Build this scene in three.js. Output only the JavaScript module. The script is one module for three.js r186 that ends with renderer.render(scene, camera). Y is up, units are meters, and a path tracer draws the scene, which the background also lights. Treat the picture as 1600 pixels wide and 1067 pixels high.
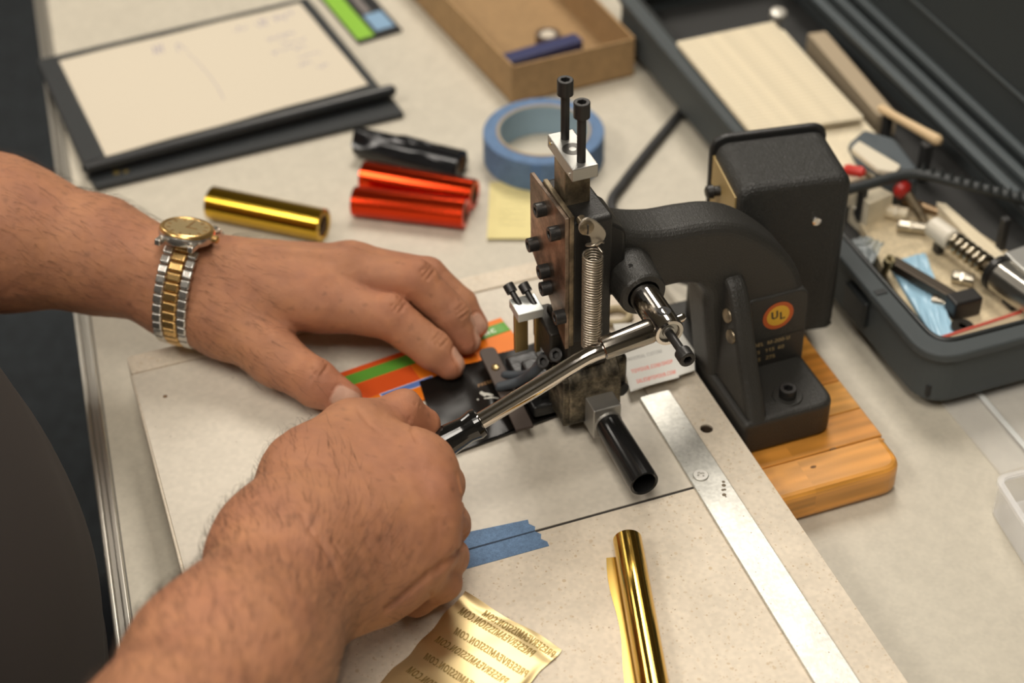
import * as THREE from 'three';
import { RoundedBoxGeometry } from 'three/addons/geometries/RoundedBoxGeometry.js';
import { mergeGeometries, mergeVertices, toCreasedNormals } from 'three/addons/utils/BufferGeometryUtils.js';
import { RectAreaLightUniformsLib } from 'three/addons/lights/RectAreaLightUniformsLib.js';
import { ImprovedNoise } from 'three/addons/math/ImprovedNoise.js';

// ---------------------------------------------------------------- camera
const scene = new THREE.Scene();
scene.background = new THREE.Color(0x0b0b0b);
const V = (x, y, z) => new THREE.Vector3(x, y, z);
const FP = 2700, BT = 0.045;                       // focal length for a 1600 x 1067 frame; height of the board's top above the table
const yaw = 19.2 * Math.PI / 180, pit = 40 * Math.PI / 180, rol = 1.2 * Math.PI / 180;
const cF = V(Math.sin(yaw) * Math.cos(pit), -Math.sin(pit), -Math.cos(yaw) * Math.cos(pit));
const cR0 = V(Math.cos(yaw), 0, Math.sin(yaw)), cU0 = cR0.clone().cross(cF);
const cR = cR0.clone().multiplyScalar(Math.cos(rol)).addScaledVector(cU0, -Math.sin(rol));
const cU = cU0.clone().multiplyScalar(Math.cos(rol)).addScaledVector(cR0, Math.sin(rol));
const eye = V(0, BT, 0).addScaledVector(cF, -1.2);
const camera = new THREE.PerspectiveCamera(2 * Math.atan(533.5 / FP) * 180 / Math.PI, 1600 / 1067, 0.05, 30);
camera.matrixAutoUpdate = true;
camera.position.copy(eye);
camera.setRotationFromMatrix(new THREE.Matrix4().makeBasis(cR, cU, cF.clone().negate()));
camera.focus = 1.035; camera.userData.fStop = 4.5;
const renderer = new THREE.WebGLRenderer();
renderer.toneMapping = THREE.LinearToneMapping;
renderer.toneMappingExposure = 1.17;
renderer.shadowMap.enabled = true;
RectAreaLightUniformsLib.init();

// ---------------------------------------------------------------- ceiling light positions [x, z, width, depth, intensity]
const CEIL = 1.92;
const TROFFERS = [[0.55, -1.15, 0.6, 1.2, 12], [-1.55, 0.4, 0.6, 1.2, 11], [-1.5, -2.5, 0.6, 1.2, 8], [-0.35, 0.9, 0.6, 1.2, 8.5]];  // last two panels are added fill, the final one set along the lever shadow
const LIGHT_COLOR = new THREE.Color(1.0, 0.925, 0.825);

// ---------------------------------------------------------------- helpers
const ray = (x, y) => cF.clone().addScaledVector(cR, (x - 800) / FP).addScaledVector(cU, -(y - 533.5) / FP);
const P = (x, y, h = 0) => { const d = ray(x, y); return eye.clone().addScaledVector(d, (h - eye.y) / d.y); };      // where a sight line meets a level
const Pz = (x, y, z) => { const d = ray(x, y); return eye.clone().addScaledVector(d, (z - eye.z) / d.z); };         // ... or a plane across the board
let seed = 7; const rnd = () => { seed = (seed * 1664525 + 1013904223) >>> 0; return seed / 4294967296; };
const rr = (a, b) => a + (b - a) * rnd();
const noise = new ImprovedNoise();
const smooth = (a, b, x) => { const t = Math.min(1, Math.max(0, (x - a) / (b - a))); return t * t * (3 - 2 * t); };
const used = {};
function numbered(n) { const k = used[n] = (used[n] ?? -1) + 1; return k ? n + '_' + String(k).padStart(3, '0') : n; }
function thing(name, label, category, base = [0, 0, 0], group) {
  const o = new THREE.Group(); o.name = numbered(name); scene.add(o);
  o.position.set(...(base.isVector3 ? base.toArray() : base)); o.userData = { label, category };
  if (group) o.userData.group = group;
  return o;
}
function rootOf(o) { while (o.parent && o.parent !== scene) o = o.parent; return o; }
function part(name, geo, m, parent, own = false) {
  let g = Array.isArray(geo) ? merge(geo) : geo;
  if (!own) g = uvBox(g);
  const r = rootOf(parent); g.translate(-r.position.x, -r.position.y, -r.position.z);
  const o = new THREE.Mesh(g, m); o.name = name; o.castShadow = o.receiveShadow = true;
  parent.add(o); return o;
}
function struct(name, geo, m) { const o = new THREE.Group(); o.name = name; o.userData = { kind: 'structure' }; scene.add(o); const g = uvBox(Array.isArray(geo) ? merge(geo) : geo); const me = new THREE.Mesh(g, m); me.castShadow = me.receiveShadow = true; me.name = name; me.userData = { kind: 'structure' }; scene.remove(o); scene.add(me); return me; }
function clean(g) {
  g = g.index ? g.toNonIndexed() : g;
  for (const k of Object.keys(g.attributes)) if (!['position', 'normal', 'uv'].includes(k)) g.deleteAttribute(k);
  if (!g.attributes.uv) g.setAttribute('uv', new THREE.BufferAttribute(new Float32Array(g.attributes.position.count * 2), 2));
  if (!g.attributes.normal) g.computeVertexNormals();
  g.morphAttributes = {}; g.clearGroups(); return g;
}
const merge = (list) => mergeGeometries(list.flat(9).map(clean));
function uvBox(g) {                                    // uv in metres, by the way each face points
  g = clean(g); const p = g.attributes.position, uv = g.attributes.uv;
  const a = V(), b = V(), c = V(), n = V();
  for (let i = 0; i < p.count; i += 3) {
    a.fromBufferAttribute(p, i); b.fromBufferAttribute(p, i + 1); c.fromBufferAttribute(p, i + 2);
    n.copy(b).sub(a).cross(c.clone().sub(a)); const x = Math.abs(n.x), y = Math.abs(n.y), z = Math.abs(n.z);
    [a, b, c].forEach((q, k) => y >= x && y >= z ? uv.setXY(i + k, q.x, -q.z) : x >= z ? uv.setXY(i + k, q.z, q.y) : uv.setXY(i + k, q.x, q.y));
  }
  return g;
}
const rb = (x0, x1, y0, y1, z0, z1, r = 0.002, s = 2) => new RoundedBoxGeometry(x1 - x0, y1 - y0, z1 - z0, s, Math.min(r, (x1 - x0) / 2.01, (y1 - y0) / 2.01, (z1 - z0) / 2.01)).translate((x0 + x1) / 2, (y0 + y1) / 2, (z0 + z1) / 2);
const bx = (x0, x1, y0, y1, z0, z1) => new THREE.BoxGeometry(x1 - x0, y1 - y0, z1 - z0).translate((x0 + x1) / 2, (y0 + y1) / 2, (z0 + z1) / 2);
function shapeOf(pts) { const s = new THREE.Shape(); pts.forEach((q, i) => i ? s.lineTo(q[0], q[1]) : s.moveTo(q[0], q[1])); s.closePath(); return s; }
function ext(pts, z0, z1, bev = 0.001, seg = 2, holes = []) {       // outline in x, y drawn out along z; the outline is the finished size
  const s = Array.isArray(pts) ? shapeOf(pts) : pts; for (const h of holes) s.holes.push(h);
  const g = new THREE.ExtrudeGeometry(s, { depth: z1 - z0 - 2 * bev, bevelEnabled: bev > 0, bevelSize: bev, bevelThickness: bev, bevelOffset: -bev, bevelSegments: seg, curveSegments: 20 });
  return g.translate(0, 0, z0 + bev);
}
const extX = (zy, x0, x1, bev, seg, holes) => ext(zy.map(([z, y]) => [-z, y]), x0, x1, bev, seg, holes).rotateY(Math.PI / 2);
const extY = (xz, y0, y1, bev, seg, holes) => ext(xz.map(([x, z]) => [x, -z]), y0, y1, bev, seg, holes).rotateX(-Math.PI / 2);
function roundPoly(pts, rad, n = 6) {                 // rounds the corners of an outline; rad is one number or one for each corner
  const out = [];
  pts.forEach((q, i) => {
    const r = Array.isArray(rad) ? rad[i] : rad, a = pts[(i + pts.length - 1) % pts.length], b = pts[(i + 1) % pts.length];
    if (!r) { out.push(q); return; }
    const u = [a[0] - q[0], a[1] - q[1]], v = [b[0] - q[0], b[1] - q[1]], lu = Math.hypot(...u), lv = Math.hypot(...v), d = Math.min(r, lu / 2, lv / 2);
    const s = [q[0] + u[0] / lu * d, q[1] + u[1] / lu * d], e = [q[0] + v[0] / lv * d, q[1] + v[1] / lv * d];
    for (let k = 0; k <= n; k++) { const t = k / n; out.push([(1 - t) ** 2 * s[0] + 2 * t * (1 - t) * q[0] + t * t * e[0], (1 - t) ** 2 * s[1] + 2 * t * (1 - t) * q[1] + t * t * e[1]]); }
  });
  return out;
}
function spline(pts, n = 60, closed = false) { return new THREE.CatmullRomCurve3(pts.map((q) => V(q[0], q[1], q[2] ?? 0)), closed).getPoints(n); }
const aim = (g, from, dir) => g.applyQuaternion(new THREE.Quaternion().setFromUnitVectors(V(0, 1, 0), dir.clone().normalize())).translate(from.x, from.y, from.z);
function lathe(profile, from, dir, seg = 28, crease = 0.5) {         // profile [[along, radius] ...] from a point along a direction
  const g = new THREE.LatheGeometry(profile.map(([t, r]) => new THREE.Vector2(Math.max(r, 0), t)), seg);
  return aim(toCreasedNormals(g, crease), from, dir);
}
const rod = (a, b, r, ch = 0.0004, seg = 24) => { const l = a.distanceTo(b); return lathe([[0, 0], [0, r - ch], [ch, r], [l - ch, r], [l, r - ch], [l, 0]], a, b.clone().sub(a), seg); };
function tube(pts, r, n = 60, rad = 10, closed = false, cap = true) {
  const c = new THREE.CatmullRomCurve3(pts.map((q) => q.isVector3 ? q : V(...q)), closed), list = [new THREE.TubeGeometry(c, n, r, rad, closed)];
  if (cap && !closed) for (const t of [0, 1]) list.push(new THREE.SphereGeometry(r, rad, 6).translate(...c.getPoint(t).toArray()));
  return merge(list);
}
const circle = (r, n = 24, x = 0, y = 0) => Array.from({ length: n }, (_, i) => [x + r * Math.cos(i / n * 2 * Math.PI), y + r * Math.sin(i / n * 2 * Math.PI)]);
function ring(r1, r0, h, bev = 0.0004, sides = 36, inner = 36) {      // a tube wall standing on y = 0
  const g = ext(shapeOf(circle(r1, sides)), 0, h, bev, 2, [shapeOf(circle(r0, inner))]); return g.rotateX(-Math.PI / 2);
}
function capScrew(top, out, rh, hh, rs = 0, ls = 0, thread = 0) {     // socket head screw: top centre of its head, the way the head faces
  const g = [ext(shapeOf(circle(rh, 28)), -hh * 0.55, 0, rh * 0.1, 2, [shapeOf(circle(rh * 0.52, 6))]).rotateX(-Math.PI / 2)];
  g.push(new THREE.CylinderGeometry(rh, rh, hh * 0.5, 28).translate(0, -hh * 0.75, 0));
  if (ls) {
    const pr = [[0, rs]]; const l0 = ls * (1 - thread); pr.push([-l0, rs]);
    if (thread) for (let y = l0; y < ls; y += 0.0009) pr.push([-y - 0.00025, rs * 0.9], [-y - 0.0007, rs]);
    pr.push([-ls, rs], [-ls, 0]);
    g.push(new THREE.LatheGeometry(pr.map(([y, r]) => new THREE.Vector2(r, y - hh)), 20));
  }
  return aim(merge(g), top, out);
}

// ---------------------------------------------------------------- textures and materials
function dataTex(w, h, f, srgb, size) {
  const d = new Uint8Array(w * h * 4);
  for (let y = 0; y < h; y++) for (let x = 0; x < w; x++) { const c = f(x, y), k = (y * w + x) * 4; for (let j = 0; j < 3; j++) d[k + j] = Math.max(0, Math.min(255, (c.length ? c[j] : c) * 255)); d[k + 3] = 255; }
  const t = new THREE.DataTexture(d, w, h); t.magFilter = THREE.LinearFilter; t.minFilter = THREE.LinearMipmapLinearFilter; t.generateMipmaps = true;
  t.wrapS = t.wrapT = THREE.RepeatWrapping; if (srgb) t.colorSpace = THREE.SRGBColorSpace;
  if (size) t.repeat.set(1 / size, 1 / (size * h / w)); t.needsUpdate = true; return t;
}
function tileNoise(n, cells, s = 1) {                 // value noise that repeats, n pixels wide
  const l = Array.from({ length: cells * cells }, () => rnd()), at = (x, y) => l[((y % cells + cells) % cells) * cells + (x % cells + cells) % cells];
  return (x, y) => { const u = x / n * cells, v = y / n * cells, i = Math.floor(u), j = Math.floor(v), a = smooth(0, 1, u - i), b = smooth(0, 1, v - j); return ((at(i, j) * (1 - a) + at(i + 1, j) * a) * (1 - b) + (at(i, j + 1) * (1 - a) + at(i + 1, j + 1) * a) * b) * s; };
}
const hex = (h) => [(h >> 16 & 255) / 255, (h >> 8 & 255) / 255, (h & 255) / 255];
function mottle(base, amp, cellsList, n = 512, size = 0.2, specks = []) {
  const ns = cellsList.map(([c, s]) => [tileNoise(n, c), s]); const b = hex(base); const buf = new Float32Array(n * n).fill(0), sp = new Float32Array(n * n * 3);
  for (const [count, r0, r1, col] of specks) for (let k = 0; k < count; k++) {
    const cx = rnd() * n, cy = rnd() * n, r = rr(r0, r1), e = rr(0.5, 1), c = hex(col), al = rr(0.25, 0.9), an = rr(0, 3.1);
    for (let y = -Math.ceil(r) - 1; y <= r + 1; y++) for (let x = -Math.ceil(r) - 1; x <= r + 1; x++) {
      const u = x * Math.cos(an) + y * Math.sin(an), v = (-x * Math.sin(an) + y * Math.cos(an)) / e; const q = Math.hypot(u, v); if (q > r + 0.5) continue;
      const i = ((Math.floor(cy + y) + n) % n) * n + (Math.floor(cx + x) + n) % n, w = al * Math.min(1, r + 0.5 - q); if (w > buf[i]) { buf[i] = w; sp.set(c, i * 3); }
    }
  }
  return dataTex(n, n, (x, y) => { let v = 0; for (const [f, s] of ns) v += (f(x, y) - 0.5) * s; v *= amp; const i = y * n + x, w = buf[i]; return [0, 1, 2].map((j) => (b[j] + v * b[j] * 2) * (1 - w) + sp[i * 3 + j] * w); }, true, size);
}
function bumpTex(cellsList, n = 256, size = 0.02) { const ns = cellsList.map(([c, s]) => [tileNoise(n, c), s]), tot = cellsList.reduce((a, q) => a + q[1], 0); return dataTex(n, n, (x, y) => { let v = 0; for (const [f, s] of ns) v += f(x, y) * s; return v / tot; }, false, size); }
function mat(color, roughness = 0.6, metalness = 0, o = {}) { const p = { roughness, metalness, side: THREE.DoubleSide, ...o }; if (color !== null) p.color = new THREE.Color(color); return new THREE.MeshPhysicalMaterial(p); }
function canvasTex(w, h, draw, srgb = true) { const c = document.createElement('canvas'); c.width = w; c.height = h; draw(c.getContext('2d'), w, h); const t = new THREE.CanvasTexture(c); if (srgb) t.colorSpace = THREE.SRGBColorSpace; t.anisotropy = 4; return t; }
const T = {
  crackle: bumpTex([[64, 1], [32, 0.7], [110, 0.7]], 256, 0.03), grain: bumpTex([[128, 1], [64, 0.6]], 256, 0.05), fine: bumpTex([[128, 1], [90, 1]], 256, 0.02),
  brushed: dataTex(256, 256, ((f) => (x, y) => 0.35 + 0.5 * f(x / 16, y))(tileNoise(256, 128)), false, 0.05),
  worn: bumpTex([[6, 1], [14, 0.8], [40, 0.5]], 256, 0.05),
};
const MT = {
  laminate: mat(null, 0.42, 0, { map: mottle(0xc2bbab, 0.02, [[120, 1], [40, 1.0], [9, 0.3]], 512, 0.25), bumpMap: T.grain, bumpScale: 0.00003 }),
  aluminium: mat(0xb9b8b2, 0.34, 1, { roughnessMap: T.brushed, bumpMap: T.brushed, bumpScale: 0.00003 }),
  aluBright: mat(0xb3b2ad, 0.42, 0.9, { bumpMap: T.worn, bumpScale: 0.00012 }),
  steel: mat(0xb8b0a4, 0.36, 0.7, { bumpMap: T.worn, bumpScale: 0.0001, map: mottle(0xb3a996, 0.2, [[5, 1.2], [16, 1], [60, 0.4]], 256, 0.07) }),
  bronzed: mat(null, 0.42, 1, { map: mottle(0x8c7b6d, 0.25, [[4, 1.4], [11, 1], [48, 0.4]], 256, 0.08), bumpMap: T.worn, bumpScale: 0.0001 }),
  burnt: mat(null, 0.5, 0.75, { map: mottle(0x514538, 0.7, [[5, 1.4], [14, 1], [50, 0.6]], 256, 0.05), bumpMap: T.worn, bumpScale: 0.0003 }),
  chrome: mat(0xcfcac4, 0.1, 1),
  blackOxide: mat(0x383736, 0.4, 0.6),
  blackPaint: mat(0x2d2c29, 0.5, 0, { bumpMap: T.crackle, bumpScale: 0.00035 }),
  blackSmooth: mat(0x262626, 0.4), blackGloss: mat(0x121212, 0.12, 0, { clearcoat: 0.5 }), rubber: mat(0x2b2b2b, 0.55),
  casePlastic: mat(0x43494b, 0.6, 0, { bumpMap: T.fine, bumpScale: 0.00025 }),
};

// ---------------------------------------------------------------- the room
const FLOOR = -0.74;
const wallM = mat(0xa39c8e, 0.9), ceilM = mat(0xb5b0a4, 0.95), carpetM = mat(null, 0.98, 0, { map: mottle(0x31363a, 0.25, [[120, 1], [30, 0.6]], 512, 0.3), bumpMap: T.grain, bumpScale: 0.002 });
struct('floor', bx(-3.2, 3.2, FLOOR - 0.1, FLOOR, -3.4, 3.0), carpetM);
struct('ceiling', bx(-3.2, 3.2, CEIL, CEIL + 0.1, -3.4, 3.0), ceilM);
struct('wall_back', bx(-3.3, 3.3, FLOOR - 0.1, CEIL + 0.1, -3.5, -3.4), wallM);
struct('wall_front', bx(-3.3, 3.3, FLOOR - 0.1, CEIL + 0.1, 3.0, 3.1), wallM);
struct('wall_left', bx(-3.3, -3.2, FLOOR - 0.1, CEIL + 0.1, -3.4, 3.0), wallM);
struct('wall_right', bx(3.2, 3.3, FLOOR - 0.1, CEIL + 0.1, -3.4, 3.0), wallM);
const lampFrame = mat(0xd8d8d4, 0.5), lampGlow = mat(0xf4efe2, 0.6, 0, { emissive: LIGHT_COLOR, emissiveIntensity: 1.5 });
TROFFERS.forEach(([x, z, w, d, k], i) => {
  const t = thing('ceiling_light', ['fluorescent ceiling panel beyond the black tool case', 'fluorescent ceiling panel behind the seated person', 'fluorescent ceiling panel added as fill light beyond the far end of the table', 'fluorescent ceiling panel added as fill light above the front left corner of the table'][i], 'ceiling light', [x, CEIL, z], 'ceiling light panels');
  part('frame', ext([[-w / 2 - 0.03, -d / 2 - 0.03], [w / 2 + 0.03, -d / 2 - 0.03], [w / 2 + 0.03, d / 2 + 0.03], [-w / 2 - 0.03, d / 2 + 0.03]], -0.03, 0, 0.003, 1, [shapeOf([[-w / 2, -d / 2], [-w / 2, d / 2], [w / 2, d / 2], [w / 2, -d / 2]])]).rotateX(Math.PI / 2).translate(x, CEIL - 0.03, z), lampFrame, t);
  part('diffuser', bx(x - w / 2, x + w / 2, CEIL - 0.02, CEIL - 0.012, z - d / 2, z + d / 2), lampGlow, t);
  const l = new THREE.RectAreaLight(LIGHT_COLOR, k, w - 0.02, d - 0.02); l.name = 'panel_light'; l.position.set(0, -0.034, 0); l.rotation.x = -Math.PI / 2; t.add(l);
});

// ---------------------------------------------------------------- the table
{
  const t = thing('work_table', 'cream laminate work table with a thin metal edge strip', 'table', [0.4, FLOOR, -0.2]);
  const e0 = [-0.3015, 0.20], e1 = [-0.2205, -0.80];      // the left edge runs slightly askew to the board
  const k = (e1[0] - e0[0]) / (e1[1] - e0[1]), ex = (z) => e0[0] + k * (z - e0[1]);
  const top = [[ex(0.62), 0.62], [1.15, 0.62], [1.15, -1.05], [ex(-1.05), -1.05]];
  part('table_top', extY(top, -0.028, 0, 0.0008, 1), MT.laminate, t);
  // metal edge: two beads with a groove between them along the left side
  const strip = (a, b, y0, y1, r) => extY([[ex(0.62) + a, 0.62], [ex(0.62) + b, 0.62], [ex(-1.05) + b, -1.05], [ex(-1.05) + a, -1.05]], y0, y1, r, 3);
  part('edge_trim', [strip(-0.0035, 0.0, -0.03, 0.0006, 0.0008), strip(-0.0075, -0.0035, -0.03, -0.0022, 0.0008), strip(-0.011, -0.0075, -0.03, 0.0002, 0.0012)], mat(0xb7b3aa, 0.38, 0.85), t);
  part('edge_groove', strip(0.0008, 0.0018, -0.002, 0.0003, 0.0001), mat(0x6f6b64, 0.6, 0.3), t);
  part('front_trim', rb(ex(0.62), 1.155, -0.03, 0.0004, 0.62, 0.626, 0.001), MT.aluminium, t);
  for (const [x, z] of [[-0.16, 0.54], [1.08, 0.54], [1.08, -0.98], [-0.10, -0.98]]) part('leg', rb(x - 0.02, x + 0.02, FLOOR, -0.028, z - 0.02, z + 0.02, 0.004), mat(0x4a4a48, 0.5, 0.7), t);
  for (const q of [rb(-0.16, 1.08, -0.09, -0.028, 0.53, 0.55, 0.002), rb(-0.10, 1.08, -0.09, -0.028, -0.99, -0.97, 0.002)]) part('apron', q, mat(0x4a4a48, 0.5, 0.7), t);
}

// ---------------------------------------------------------------- the raised white board
{
  const speckled = mat(null, 0.6, 0, { map: mottle(0xd6cab7, 0.03, [[100, 1], [10, 1], [4, 0.8]], 1024, 0.22, [[1500, 1.2, 3.6, 0xbca688], [420, 2, 6, 0xc4b093], [130, 1.0, 2.4, 0x8a745a]]), bumpMap: T.grain, bumpScale: 0.00005 });
  const smoothM = mat(null, 0.5, 0, { map: mottle(0xcec6b7, 0.025, [[110, 1], [9, 1], [4, 0.8]], 512, 0.3, [[14, 0.7, 1.6, 0x77695a]]), bumpMap: T.grain, bumpScale: 0.00002 });
  const t = thing('jig_board', 'white speckled board raised over the table under both hands', 'board', [-0.07, 0, 0.17]);
  const hole = (x, z, r) => shapeOf(circle(r, 24, x, -z));
  const L = -0.2545, R = 0.1055, Z0 = -0.079, Z1 = 0.44;
  part('board_panel', extY(roundPoly([[L, Z0], [R, Z0], [R, Z1], [L - 0.012, Z1]], [0.004, 0.002, 0.002, 0.002], 4), BT - 0.0145, BT - 0.0016, 0.0006, 1, [hole(0.0885, 0.1287, 0.0048), hole(0.0215, -0.062, 0.0028)]), speckled, t);
  // what lies on it: a front sheet, a right margin and a back lip of the same stock, and the smoother centre sheet
  part('front_sheet', extY([[L, 0.1763], [R, 0.1763], [R, Z1], [L - 0.012, Z1]], BT - 0.0016, BT, 0.0002, 1), speckled, t);
  part('margin_strip', extY([[0.066, -0.0595], [R, -0.0595], [R, 0.1763], [0.066, 0.1763]], BT - 0.0016, BT, 0.0002, 1, [hole(0.0885, 0.1287, 0.0042)]), speckled, t);
  part('back_lip', extY(roundPoly([[L, Z0], [R, Z0], [R, -0.0605], [L, -0.0605]], [0.004, 0.001, 0.001, 0.001], 3), BT - 0.0016, BT + 0.0012, 0.0006, 2), speckled, t);
  part('centre_sheet', extY([[L + 0.0006, -0.0602], [0.0655, -0.0602], [0.0655, 0.1741], [L - 0.0035, 0.1741]], BT - 0.0016, BT - 0.0002, 0.0002, 1), smoothM, t);
  part('dark_seam', extY([[L, 0.1742], [0.066, 0.1742], [0.066, 0.1762], [L, 0.1762]], BT - 0.0016, BT - 0.0006, 0.0001, 1), mat(0x35302b, 0.8), t);
  for (const [x, z] of [[-0.19, 0.02], [-0.19, 0.36], [0.04, 0.36], [-0.05, 0.0]]) part('spacer_block', rb(x - 0.02, x + 0.02, 0.0003, BT - 0.0145, z - 0.03, z + 0.03, 0.002), mat(0xb98f57, 0.7), t);
  part('hole_liner', [aim(ring(0.0047, 0.0041, 0.012, 0.0002, 24, 24), V(0.0885, BT - 0.0143, 0.1287), V(0, 1, 0))], mat(0x4a3c2e, 0.8), t);
  part('pencil_dot', [P(258, 619, BT), P(1097, 677, BT)].slice(0, 1).map((q) => extY(circle(0.0016, 10, q.x, q.z), BT - 0.0002, BT, 0.00005, 1)), mat(0x7b6148, 0.9), t);
}
// aluminium bar screwed to the board
{
  const t = thing('metal_bar', 'flat aluminium bar lying along the right margin of the white board', 'metal bar', [0.068, BT, 0.2]);
  const m = mat(null, 0.46, 0.75, { map: mottle(0xcdccc5, 0.05, [[60, 1], [8, 1]], 512, 0.1, [[60, 0.8, 2.6, 0x8b7f6c], [30, 0.6, 1.6, 0x5d5345]]), bumpMap: T.grain, bumpScale: 0.00004 });
  part('bar', extY(roundPoly([[0.0586, 0.087], [0.0800, 0.087], [0.0795, 0.43], [0.0545, 0.43]], [0.0022, 0.0022, 0, 0], 5), BT, BT + 0.0024, 0.0004, 2), m, t);
  const c = P(1095, 742, BT + 0.003), y = BT + 0.0024;
  const cross = shapeOf([[-.0006, -.0022], [.0006, -.0022], [.0006, -.0006], [.0022, -.0006], [.0022, .0006], [.0006, .0006], [.0006, .0022], [-.0006, .0022], [-.0006, .0006], [-.0022, .0006], [-.0022, -.0006], [-.0006, -.0006]]);
  const s = part('screw', [ext(shapeOf(circle(0.0050, 28)), 0, 0.0011, 0.0005, 3, [cross]).rotateX(-Math.PI / 2).rotateY(0.3).translate(c.x, y, c.z), aim(new THREE.CylinderGeometry(0.0047, 0.0047, 0.0004, 24), V(c.x, y + 0.0001, c.z), V(0, 1, 0))], mat(0xdcdad3, 0.32, 0.6), t);
  s.userData.label = 'bright cross-head screw';
  part('worn_spot', [0, 1, 2, 3, 4, 5].map((i) => extY(circle(rr(0.0006, 0.0016), 9, 0.0735 + rr(-0.004, 0.004), 0.183 + rr(-0.006, 0.01)), y - 0.0001, y + 0.00006, 0.00002, 1)), mat(0x7c6f5c, 0.7, 0.3), t);
}

// ---------------------------------------------------------------- the stamping press
{
  const t = thing('stamping_press', 'black cast hand stamping press on a varnished wooden base', 'stamping press', [0.14, 0, 0.09]);
  // wooden base of glued planks
  const woods = [0xcc8a3a, 0xd2923f, 0xc88436, 0xd09443].map((c, i) => {
    const n = 512, f = tileNoise(n, 40), g2 = tileNoise(n, 6), b = hex(c);
    return mat(null, 0.38, 0, { clearcoat: 0.3, clearcoatRoughness: 0.3, bumpMap: T.grain, bumpScale: 0.00006, map: dataTex(n, n, (x, y) => { const v = Math.sin((y + 40 * g2(x / 2, y)) * 0.22 + i) * 0.035 + (f(x / 10, y) - 0.5) * 0.16 + (g2(x, y) - 0.5) * 0.1; return b.map((q, j) => q * (1 + v * (j === 2 ? 1.4 : 1))); }, true, 0.14) });
  });
  const wb = part('wooden_base', bx(0.022, 0.192, 0.0002, 0.002, 0.016, 0.174), woods[2], t);
  const zs = [0.006, 0.034, 0.066, 0.098, 0.128, 0.1573, 0.1887];
  for (let i = 0; i < 6; i++) {
    const a = zs[i] + 0.0003, b = zs[i + 1] - 0.0003, last = i === 5, first = i === 0;
    part('plank', extY(roundPoly([[0.01, a], [0.205, a], [0.205, b], [0.01, b]], [first ? 0.012 : 0.0006, first ? 0.012 : 0.0006, last ? 0.015 : 0.0006, last ? 0.012 : 0.0006], 6), 0.0006, 0.025, last || first ? 0.0046 : 0.0009, 3), woods[i % 4], wb);
  }
  for (const [x, z, a, b] of [[0.168, 0.1573, 0.0026, 0.0008], [0.148, 0.168, 0.0022, 0.0012]]) part('knot_mark', extY(circle(1, 12).map(([u, v]) => [x + u * a, z + v * b]), 0.0245, 0.02512, 0.00005, 1), mat(0x6e4a24, 0.6), wb);
  const Y0 = 0.025, Y1 = 0.053, ZF = 0.092, ZB = 0.058;
  // base casting with its foot bolt
  part('base_casting', [extY(roundPoly([[0.1085, 0.008], [0.176, 0.008], [0.176, 0.143], [0.1085, 0.143]], [0.006, 0.01, 0.013, 0.004], 6), Y0, Y1, 0.004, 4), lathe([[0, 0.011], [0.002, 0.0095], [0.0024, 0]], V(0.147, Y1 - 0.001, 0.1275), V(0, 1, 0))], MT.blackPaint, t);
  part('foot_bolt', capScrew(V(0.147, Y1 + 0.008, 0.1275), V(0, 1, 0), 0.0058, 0.008), MT.blackOxide, t);
  // C-shaped arm and column
  const top = spline([[0.012, 0.209], [0.0262, 0.2055], [0.036, 0.197], [0.0465, 0.189], [0.0678, 0.1825], [0.0886, 0.1810], [0.1085, 0.1782], [0.124, 0.172], [0.141, 0.159], [0.156, 0.1435], [0.167, 0.127], [0.1735, 0.108], [0.1758, 0.085], [0.1762, 0.0505]], 60).map((q) => [q.x, q.y]);
  const inn = spline([[0.1088, 0.0505], [0.1070, 0.066], [0.1040, 0.09], [0.1015, 0.112], [0.1005, 0.124], [0.094, 0.133], [0.0825, 0.137], [0.0666, 0.1375], [0.052, 0.139], [0.036, 0.1435], [0.012, 0.147]], 50).map((q) => [q.x, q.y]);
  part('arm_casting', ext([...top, ...inn].map((q) => q), ZB, ZF, 0.0075, 5), MT.blackPaint, t);
  part('column_pad', ext(roundPoly([[0.127, 0.051], [0.1758, 0.051], [0.1758, 0.112], [0.127, 0.112]], [0.001, 0.001, 0.01, 0.01]), ZF - 0.006, ZF + 0.0015, 0.0015, 2), MT.blackPaint, t);
  const gus = spline([[0.086, 0.137], [0.096, 0.1345], [0.106, 0.122], [0.116, 0.101], [0.126, 0.08], [0.136, 0.063], [0.1425, 0.051]], 30).map((q) => [q.x, q.y]);
  part('gusset', [extX([...gus, [0.07, 0.051], [0.07, 0.137]], 0.1125, 0.1265, 0.0045, 4)], MT.blackPaint, t);
  for (const [z, y] of [[0.109, 0.112], [0.116, 0.100]]) part('gusset_screw', lathe([[0, 0], [0, 0.0046], [0.001, 0.005], [0.0018, 0.0046], [0.0024, 0.002], [0.0024, 0]], V(0.1128, y, z - 0.008), V(-1, 0.1, 0.1)), MT.steel, t);
  // printed sticker and cast rating plate
  const ulTex = canvasTex(256, 256, (g) => {
    g.fillStyle = '#c2571f'; g.fillRect(0, 0, 256, 256); g.fillStyle = '#e0ad2e'; g.beginPath(); g.arc(128, 128, 94, 0, 7); g.fill();
    g.strokeStyle = '#b0551f'; g.lineWidth = 5; g.setLineDash([6, 7]); g.beginPath(); g.arc(128, 128, 108, 0, 7); g.stroke();
    g.fillStyle = '#3a3226'; g.font = 'bold 104px sans-serif'; g.textAlign = 'center'; g.fillText('U', 100, 150); g.fillText('L', 160, 176);
  });
  const disc = new THREE.CircleGeometry(0.0112, 40).rotateZ(0.12).translate(0.1535, 0.0945, ZF + 0.0018);
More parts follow.
